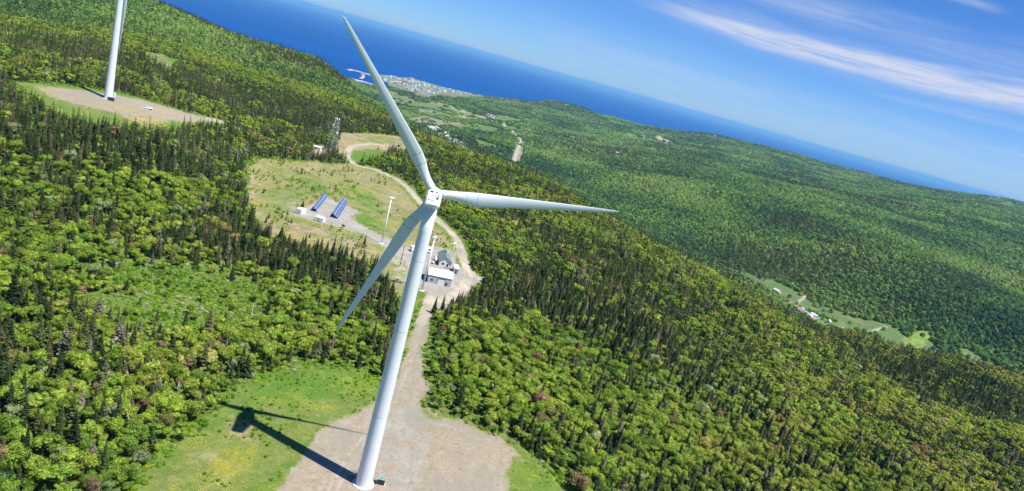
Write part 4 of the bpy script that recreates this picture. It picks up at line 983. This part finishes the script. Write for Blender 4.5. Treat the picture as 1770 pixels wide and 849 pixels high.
for k in (-1.2, 0, 1.2):
    for s in (-1.1, 1.1): MB().tube((k, s-.1, .4), (k, s+.1, .4), .4, n=12).build('wheel', TYRE, E)
MB().tube((6.4, 0, .5), (8.0, 0, .45), .07, n=6).build('drawbar', STEEL, E)
shed(547, 259, 7.5, 2.8, 2.7, rad(-4), 'small white hut among spruces beside the lattice tower', WALLW, ROOFW, 'hut', 'equipment_hut')
p = rel(835, 487); E = thing('utility_cabinet', p, 0, 'dark green utility cabinet at the right tip of the yard', 'cabinet'); MB().box(-.9, .9, -.7, .7, -.1, 2.3, .05).build('body', GREENB, E); MB().box(-1., 1., -.8, .8, 2.302, 2.42).build('lid', GREYC, E)
p = rel(689, 254); E = thing('utility_cabinet', p, 0, 'tiny dark cabinet at the end of the fork track beside the blade', 'cabinet'); MB().box(-1., 1., -.8, .8, -.2, 2.0, .05).build('body', DARK, E); MB().box(-1.1, 1.1, -.9, .9, 2.002, 2.1).build('lid', DARK, E)
# rubble heap and dark log by the yard
def rock(px, py, s, lb, group):
    g = np.random.default_rng(int(px*7+py)); d_ = MB(); q = []
    for j in range(5):
        t_ = j/4; q.append([((s*math.sin(PI*(.08+.84*t_)))*math.cos(2*PI*i/9)*g.uniform(.8, 1.15), (s*math.sin(PI*(.08+.84*t_)))*math.sin(2*PI*i/9)*g.uniform(.8, 1.15), s*.7*(1-2*t_)*-1*g.uniform(.85, 1.1)+s*.3) for i in range(9)])
    o_ = d_.loft(q, smooth=False).build('boulder', ROCK, None); o_.location = rel(px, py); o_.rotation_euler = (0, 0, g.uniform(0, 6)); tag(o_, lb, 'boulder', group)
for (px, py, s) in ((792, 474, .9), (794.5, 475.5, .7), (790, 476.5, .8), (797, 472.5, .6), (788, 478, .5)): rock(px, py, s, 'pale boulder in the heap right of the grey shed', 'boulders heaped right of the grey shed')
for (px, py, s) in ((612, 300, .8), (618, 309, .9), (622, 317, .6), (633, 323, .5)): rock(px, py, s, 'pale boulder lying in the grassy test clearing', 'boulders in the test clearing')
o_ = MB().tube((-2.6, 0, .3), (2.6, .3, .3), .35, .28, 10).build('timber_log', DARK); o_.location = rel(685, 488); o_.rotation_euler = (0, 0, .1); tag(o_, 'dark log lying on the gravel left of the near tower', 'log')

# ---- solar rows
def solar_row(p0, p1, lb, wd=3.4):
    a = G(*p0); b_ = G(*p1); L_ = float(np.hypot(*(b_-a)[:2])); yw = math.atan2(b_[1]-a[1], b_[0]-a[0])
    E = thing('solar_row', Vector(a), yw, lb, 'solar panels', 'solar panel rows on the gravel')
    ti = rad(36); cy, sy = math.cos(ti), math.sin(ti)              # tilted about the row, low side towards the sun
    n_ = max(4, int(L_/6)); seg = L_/n_
    for k in range(n_):
        q = MB(); x0, x1 = k*seg+.06, (k+1)*seg-.06
        q.box(x0, x1, -wd, 0, -.03, .03); o_ = q.build('panel', SOLAR, E); o_.location = (0, 1.5, 3.0-.2); o_.rotation_euler = (ti, 0, 0)
        f_ = MB(); xm = (x0+x1)/2
        f_.tube((xm, 1.1, -.4), (xm, 1.1, 2.45), .07, n=6).tube((xm, -.9, -.4), (xm, -.9, 1.0), .07, n=6).tube((xm, 1.5, 2.72), (xm, -1.1, .86), .06, n=6); f_.build('support_frame', DARK, E)
    MB().box(.1, L_-.1, -.06, .06, 0, .12).build('edge_rail', ROOFW, E).location = (0, .12, 1.80)
solar_row((543.5, 366), (563, 343), 'narrower row of blue solar panels on the gravel, left one')
solar_row((577, 377), (595, 352), 'wider row of blue solar panels on the gravel, right one', 4.6)
def container(px, py, w, d, h, rz, lb, fans=0):
    E = thing('equipment_container', rel(px, py), rz, lb, 'container'); MB().box(-w/2, w/2, -d/2, d/2, .2, h, .05).build('body', ROOFW, E); MB().box(-w/2+.2, w/2-.2, -d/2+.1, d/2-.1, -.3, .198).build('skid', DARK, E)
    MB().box(-.45, .45, -d/2-.05, -d/2-.003, .35, 2.1).build('container_door', SEAM, E)
    for k in range(fans): MB().tube((-w/2+.7+k*(w-1.4)/max(1, fans-1), .3, h), (-w/2+.7+k*(w-1.4)/max(1, fans-1), .3, h+.9), .22, n=8).build('roof_vent', WALLW, E)
    return E
container(519.5, 369, 3.6, 5.0, 3.0, rad(-12), 'tall white container left of the solar rows')
container(552.5, 383, 5.4, 2.6, 2.6, rad(-10), 'low white container with roof vents in front of the solar rows', 5)
p = rel(554.5, 395); E = thing('marker_post', p, 0, 'short white post below the vented container', 'post'); MB().tube((0, 0, -.3), (0, 0, 3.4), .14, n=8).build('shaft', ROOFW, E); MB().box(-.35, .35, -.3, .3, 3.4, 4.0).build('cap_box', WALLW, E)

# ---- small wind turbines on slim masts
def small_turbine(px, py, top, r, yaw, lb, L_=1.7, mat=ROOFW, guy=True):
    p = rel(px, py); E = thing('small_wind_turbine', p, 0, lb, 'wind turbine', 'small test wind turbines on slim masts')
    lo = 5.0; hi = 60.0                                       # mast height that reaches the top seen in the photograph
    for _ in range(30):
        md = (lo+hi)/2; yy = scr((p.x, p.y, p.z+md))[1]
        if yy > top: lo = md
        else: hi = md
    h = lo; MB().tube((0, 0, -.3), (0, 0, h), r, r*.6, 14).build('mast', mat, E); MB().tube((0, 0, -.4), (0, 0, .12), r*3.2, n=16).build('footing', CONC, E)
    n = Vector((math.sin(yaw), math.cos(yaw), 0)); e1 = Vector((math.cos(yaw), -math.sin(yaw), 0)); up = Vector((0, 0, 1)); c0 = Vector((0, 0, h+.55))
    sh_ = [[c0 - n*u + (e1*math.cos(2*PI*i/12)+up*math.sin(2*PI*i/12))*q for i in range(12)] for u, q in ((-1.5, .12), (-1.3, .4), (-.4, .55), (.9, .5), (1.5, .25))]
    MB().loft(sh_).build('nacelle', ROOFW, E)
    MB().loft([[c0 - n*1.4 + up*.1, c0 - n*1.4 - up*.3, c0 - n*1.45 - up*.3, c0 - n*1.45 + up*.1], [c0 - n*3.0 + up*.9, c0 - n*3.0 - up*.5, c0 - n*3.05 - up*.5, c0 - n*3.05 + up*.9]], smooth=False).build('tail_vane', ROOFW, E)
    for k in range(3):
        a_ = rad(100)+k*2*PI/3; d = e1*math.cos(a_)+up*math.sin(a_); q = e1*-math.sin(a_)+up*math.cos(a_); c1 = c0+n*1.35
        MB().loft([[c1+d*u+q*w, c1+d*u+n*.05, c1+d*u-q*w, c1+d*u-n*.05] for u, w in ((.15, .12), (L_*.3, .22), (L_, .05))], smooth=False).build('blade', ROOFW, E)
    return E
small_turbine(659, 421, 344, .42, rad(60), 'tall small test turbine by the track between solar rows and the shaded blade', 1.6)
small_turbine(729, 502, 412, .46, rad(20), 'small test turbine on a mast between the near tower and the garage', 2.2)
small_turbine(780, 446, 423, .20, rad(40), 'short small test turbine on the grass behind the cottage', 1.4)
def pole(px, py, top, r, lb, mat, nm='utility_pole', cat='pole', cross=True):
    p = rel(px, py); E = thing(nm, p, 0, lb, cat); lo, hi = 2., 60.
    for _ in range(30):
        md = (lo+hi)/2
        if scr((p.x, p.y, p.z+md))[1] > top: lo = md
        else: hi = md
    MB().tube((0, 0, -.3), (0, 0, lo), r, r*.65, 10).build('shaft', mat, E)
    if cross: MB().box(-1.1, 1.1, -.06, .06, lo-.9, lo-.76).build('crossarm', mat, E)
    else: MB().tube((0, 0, -.3), (0, 0, .15), r*3.4, n=14).build('footing', CONC, E)
    return lo
pole(690.5, 462, 425, .20, 'thin dark steel mast just left of the near tower', DARK, 'measuring_mast', 'mast', False)
pole(672, 232, 211, .26, 'grey utility pole at the wood edge behind the fork clearing', WOODP)
pole(730, 245, 222, .20, 'slim grey utility pole right of the upright blade', WOODP)
pole(738, 262, 238, .20, 'slim grey pole on the slope right of the upright blade', WOODP)
# lattice telecom tower
p = rel(572, 262); E = thing('lattice_tower', p, rad(20), 'grey steel lattice tower with antennas above the spruces', 'lattice tower'); lo, hi = 5., 90.
for _ in range(30):
    md = (lo+hi)/2
    if scr((p.x, p.y, p.z+md))[1] > 205: lo = md
    else: hi = md
HL = lo; print('lattice', HL)
wid_ = lambda z_: 3.9*(1-z_/HL)+1.2
cor = [(-1, -1), (1, -1), (1, 1), (-1, 1)]
for cx, cy in cor: MB().tube((cx*wid_(0), cy*wid_(0), -.5), (cx*wid_(HL), cy*wid_(HL), HL), .15, .09, 5).build('leg', STEEL, E)
br_ = MB(); n_ = 9
for k in range(n_):
    z0, z1 = HL*k/n_, HL*(k+1)/n_; a_, b2 = wid_(z0), wid_(z1)
    for i in range(4):
        c0_, c1_ = cor[i], cor[(i+1) % 4]
        br_.tube((c0_[0]*a_, c0_[1]*a_, z0), (c1_[0]*b2, c1_[1]*b2, z1), .06, n=4); br_.tube((c1_[0]*a_, c1_[1]*a_, z0), (c0_[0]*b2, c0_[1]*b2, z1), .06, n=4); br_.tube((c0_[0]*b2, c0_[1]*b2, z1), (c1_[0]*b2, c1_[1]*b2, z1), .06, n=4)
br_.build('bracing', STEEL, E)
for z_, an, s in ((HL*.97, 20, 1.0), (HL*.97, 140, 1.0), (HL*.97, 260, 1.0), (HL*.78, 200, 1.2), (HL*.60, 300, .9)):
    a_ = rad(an); w_ = wid_(z_)+.5; c_ = Vector((math.cos(a_)*w_, math.sin(a_)*w_, z_)); d = Vector((math.cos(a_), math.sin(a_), 0))
    if s == 1.0: MB().tube(c_-Vector((0, 0, 1.4)), c_+Vector((0, 0, 1.4)), .28, n=8).build('antenna', ROOFW, E)
    else: MB().tube(c_, c_+d*.6, s, s*.8, 16).build('dish', ROOFW, E)
# hunting cabin on posts
E = thing('small_cabin', rel(199, 463), rad(-15), 'tiny grey cabin with a pale slanted roof in the left wood', 'cabin')
MB().box(-1.3, 1.3, -1.1, 1.1, .8, 2.5).build('wall', flat_mat('weathered_board', (.28, .27, .24), .9, .1, .3), E); MB().box(-.9, .9, -1.14, -1.102, 1.75, 2.25).build('window', GLASS, E)
MB().loft([[(-1.6, -1.5, 2.55), (1.6, -1.5, 2.55), (1.6, 1.4, 3.25), (-1.6, 1.4, 3.25)], [(-1.6, -1.5, 2.65), (1.6, -1.5, 2.65), (1.6, 1.4, 3.35), (-1.6, 1.4, 3.35)]], smooth=False).build('roof', GREYC, E); E.scale = (.85, .85, .85)
for sx in (-1.2, 1.2):
    for sy in (-1., 1.): MB().tube((sx, sy, -.4), (sx, sy, .8), .1, n=6).build('leg', WOODP, E)

# ---- bleached dead trees among the green
def dead_tree(px, py, h, lean, seed, lb, gp=None):
    g = random.Random(seed); E = thing('dead_tree', rel(px, py), g.uniform(0, 6), lb, 'dead tree', gp); q = MB()
    top = Vector((math.sin(lean)*h, 0, math.cos(lean)*h)); mid_ = top*.5+Vector((g.uniform(-.2, .2), g.uniform(-.2, .2), 0))
    MB().tube((0, 0, -.3), mid_, .17, .11, 7).tube(mid_, top, .11, .03, 7).build('trunk', SNAG, E)
    for k in range(9):
        u = g.uniform(.3, .95); s = mid_*(u/.5) if u < .5 else mid_.lerp(top, (u-.5)/.5); a = g.uniform(0, 6.28); l_ = (1.15-u)*h*.36*g.uniform(.6, 1.3)
        e = s+Vector((math.cos(a)*l_, math.sin(a)*l_, l_*g.uniform(.2, .9))); q.tube(s, e, .055, .02, 4); a += g.uniform(-.8, .8)
        q.tube(s.lerp(e, .6), s.lerp(e, .6)+Vector((math.cos(a)*l_*.5, math.sin(a)*l_*.5, l_*.35)), .035, .015, 4)
    q.build('branches', SNAG, E)
for i, (px, py, h, ln, lb) in enumerate([(118, 600, 6, .2, 'forked bleached dead tree left of the twin dark spruces'), (178, 680, 7, .1, 'upright bleached dead tree in the lower left wood'), (36, 690, 6.5, .5, 'leaning bleached dead tree at the far left'),
        (386, 620, 7, .1, 'thin bleached dead tree just right of the big lone spruce'), (398, 650, 6, .15, 'thin bleached dead tree a little below the one by the lone spruce'), (468, 625, 7, .25, 'bleached dead tree at the middle of the birch wood'),
        (440, 590, 5, .6, 'bent pale dead tree near the scrub hollow'), (435, 548, 5, .8, 'pale dead tree lying over the scrub hollow edge'), (300, 700, 7, .1, 'slim dead tree in the wood above the turbine shadow'), (278, 690, 6.5, .2, 'slim dead tree behind the wood edge'),
        (135, 738, 6, 1.35, 'fallen bleached trunk spreading its branches in the lower left wood'), (575, 605, 6.5, .15, 'slender dead tree left of the near tower'), (224, 655, 6, .5, 'crooked dead tree among dark trunks'), (190, 612, 5.5, .4, 'short dead tree under dark spruces'),
        (250, 650, 6, .3, 'dead tree with upswept branches in the left wood'), (330, 640, 6, .2, 'dead tree under the lone big spruce'), (16, 700, 5, .3, 'short dead tree near the left picture edge'), (230, 748, 6, .4, 'dead tree behind the meadow edge'),
        (966, 745, 6, .1, 'thin dead trunk beside the gravel pad corner'), (1000, 640, 6, .15, 'grey dead tree in the wood right of the gravel pad'), (905, 655, 6, .1, 'grey dead spruce right of the track'), (1262, 660, 6.5, .1, 'grey dead tree among rusty crowns')]):
    dead_tree(px, py, h, ln, i, lb)

# the big lone spruce above the meadow
p = G(356, 592); i_ = 1; s_ = 1.38
single_tree(True, 1, Vector(p), (s_*1.35, s_*1.35, s_), .4, 'big lone dark spruce standing in the birches right of the scrub hollow', 'dark lone spruce')
# ------------------------------------------------------------------ the town on the shore, the hamlets and farms
HW = [flat_mat('painted_wall_%d' % i, c, .7, .3, .05) for i, c in enumerate([(.62, .62, .61), (.46, .48, .52), (.54, .48, .40), (.30, .32, .37), (.40, .24, .19)])]
HRF = [flat_mat('house_roof_%d' % i, c, .75, .3, .1) for i, c in enumerate([(.30, .31, .34), (.55, .56, .57), (.14, .14, .16), (.38, .22, .18), (.55, .54, .52)])]
hcache = {}
def house_mesh(w, r, flat, sz):
    k = (w, r, flat)
    if k in hcache: return hcache[k]
    q = MB()
    if flat: q.box(-.5, .5, -.5, .5, -.4, 1, 0)
    else:
        q.quad((-.5,-.5,-.4),(.5,-.5,-.4),(.5,-.5,.62),(-.5,-.5,.62)).quad((.5,.5,-.4),(-.5,.5,-.4),(-.5,.5,.62),(.5,.5,.62)).quad((.5,-.5,-.4),(.5,.5,-.4),(.5,.5,.62),(.5,0,1),(.5,-.5,.62)).quad((-.5,.5,-.4),(-.5,-.5,-.4),(-.5,-.5,.62),(-.5,0,1),(-.5,.5,.62))
    nb = len(q.f)
    if flat: q.box(-.52, .52, -.52, .52, 1.002, 1.06)
    else:
        for s in (-1, 1): q.quad(*([(-.54, s*.56, .60), (.54, s*.56, .60), (.54, 0, 1.04), (-.54, 0, 1.04)][::s]))
    me = bpy.data.meshes.new('house'); me.from_pydata(q.v, [], q.f); me.materials.append(HW[w]); me.materials.append(HRF[r]); me.update()
    for i, p_ in enumerate(me.polygons): p_.material_index = 0 if i < nb else 1
    hcache[k] = me; return me
def house(p, sx, sy, sz, rz, w, r, flat, lb, gp, cat='house'):
    o_ = bpy.data.objects.new('house', house_mesh(w, r, flat, sz)); C.objects.link(o_); o_.location = p; o_.rotation_euler = (0, 0, rz); o_.scale = (sx, sy, sz); tag(o_, lb, cat, gp)
WN = ['white', 'pale grey', 'cream', 'slate grey', 'brick red']
def in_poly(px, py, P_):
    c = False
    for i in range(len(P_)):
        a, b_ = P_[i], P_[(i+1) % len(P_)]
        if (a[1] > py) != (b_[1] > py) and px < (b_[0]-a[0])*(py-a[1])/(b_[1]-a[1]+1e-9)+a[0]: c = not c
    return c
TP = [(648,131),(672,131),(705,136),(745,147),(790,158),(835,167),(822,168),(790,163),(762,160),(740,166),(718,162),(700,153),(676,146),(655,140)]
rt_ = random.Random(5); cnt = 0; used = []
quarter = lambda x_: 'the harbour end of the shore town' if x_ < 690 else ('the middle of the shore town' if x_ < 735 else ('the inland side of the shore town' if x_ < 765 else 'the thin far end of the shore town'))
tries = 0
while cnt < 240 and tries < 8000:
    tries += 1
    px, py = rt_.uniform(648, 836), rt_.uniform(129, 171)
    if not in_poly(px, py, TP): continue
    p = G(px, py, rmin=3500)
    if p[2] < SEA+.5: p[2] = SEA+1.0
    if any((p[0]-u[0])**2+(p[1]-u[1])**2 < 26**2 for u in used): continue
    used.append(p); cnt += 1
    big = rt_.random() < .16; tall = 695 < px < 735 and rt_.random() < .15
    w = rt_.choices(range(5), (11, 4, 3, 2, 2))[0]; r = rt_.choices(range(5), (3, 7, 2, 2, 3))[0]
    sx = rt_.uniform(24, 44) if big else rt_.uniform(13, 22); sy = sx*rt_.uniform(.5, .8); sz = rt_.uniform(20, 30) if tall else rt_.uniform(7, 12)
    fl = big or tall; kind = 'tall block' if tall else ('long flat roofed building' if big else 'house')
    house(Vector((p[0], p[1], p[2])), sx, sy, sz, rt_.uniform(-.2, .2)+rad(20)+(PI/2 if rt_.random() < .4 else 0), w, r, fl, f'tiny {WN[w]} {kind} in {quarter(px)}', f'buildings in {quarter(px)}', 'building' if fl else 'house')
def hamlet(spots, lbp, gp, s=1.0, seed=3):
    g = random.Random(seed)
    for k, (px, py) in enumerate(spots):
        p = G(px, py, rmin=1150); w = g.choices(range(5), (9, 4, 3, 1, 2))[0]; r = g.choices(range(5), (3, 4, 3, 2, 2))[0]; sx = g.uniform(11, 17)*s
        house(Vector(p), sx, sx*g.uniform(.55, .75), g.uniform(5.5, 7.5)*s, g.uniform(0, 3), w, r, False, f'{WN[w]} {("gabled", "small", "long")[k % 3]} house {lbp}', gp)
g = random.Random(9)
vs = []
for k in range(46):
    t_ = g.random(); px = 738+62*t_+g.gauss(0, 3.5); py = 214+38*t_+g.gauss(0, 3.0)+ (6 if t_ > .6 else 0); vs.append((px, py))
hamlet(vs, 'in the village right of the upright blade', 'houses of the village right of the upright blade', 1.1)
hamlet([(843,199),(848,201),(852,203),(856,205),(846,204),(851,206),(840,201)], 'at the farm on the far lowland road', 'buildings of the lowland farm', 1.8, 4)
hamlet([(1383,539),(1378,534),(1388,537),(1399,549),(1403,552),(1408,547),(1343,505),(1432,558),(1395,543)], 'in the valley hamlet on the right', 'houses of the valley hamlet', .95, 6)
hamlet([(1066,266),(1068,268),(990,205),(1236,236)], 'lone among the far woods', 'lone houses in the far woods', 1.8, 8)
hamlet([(853,288),(868,292),(836,272),(842,276)], 'above the wooded ridge edge', 'houses above the wooded ridge edge', 1.1, 12)
# harbour breakwaters
def breakwater(pts, w, lb):
    P_ = [G(*q, rmin=3000) for q in pts]; rings = []; g = random.Random(len(pts)); E = []
    Q = []
    for i in range(len(P_)-1):
        for k in range(8): Q.append(P_[i]*(1-k/8)+P_[i+1]*(k/8))
    Q.append(P_[-1])
    for i, q in enumerate(Q):
        a = Q[max(0, i-1)]; b_ = Q[min(len(Q)-1, i+1)]; d = (b_-a)[:2]; d = d/np.linalg.norm(d); nx, ny = -d[1], d[0]; j = lambda: g.uniform(.75, 1.25)
        rings.append([(q[0]+nx*w*s*j(), q[1]+ny*w*s*j(), SEA+z_*j()) for s, z_ in ((-1.3, -2), (-.7, 4.5), (-.2, 7), (.3, 7), (.8, 4.5), (1.3, -2))])
    o_ = MB().loft(rings, close=False, smooth=False).build('breakwater', flat_mat('breakwater_rock', (.42, .39, .37), .95, .2, .3, .02)); tag(o_, lb, 'breakwater')
breakwater([(600,121.5),(606,121),(620,124),(636,129),(648,133)], 16, 'long pale rock breakwater sheltering the harbour left of the town')
breakwater([(622,136),(627,134),(628,130),(625,128)], 12, 'short hooked brown breakwater inside the harbour')
breakwater([(533,105),(545,107),(556,111),(560,110),(571,113)], 16, 'detached pale rock breakwater at the hill edge far left of the town')
breakwater([(598,134),(612,138),(630,142),(645,147),(655,148)], 12, 'pale pebble spit along the shore beside the town')
# ------------------------------------------------------------------ air
HAZE = True
if HAZE:
    q = MB().box(-310000, 310000, -310000, 310000, SEA-60, 240); m = bpy.data.materials.new('air'); m.use_nodes = True; t = m.node_tree; t.nodes.clear()
    o = t.nodes.new('ShaderNodeOutputMaterial'); v = t.nodes.new('ShaderNodeVolumePrincipled'); v.inputs['Color'].default_value = (.26, .62, 1, 1); v.inputs['Density'].default_value = 2.3e-5; v.inputs['Anisotropy'].default_value = .0
    t.links.new(v.outputs[0], o.inputs['Volume']); h_ = q.build('haze', m); tag(h_, 'thin blue air', kind='stuff')
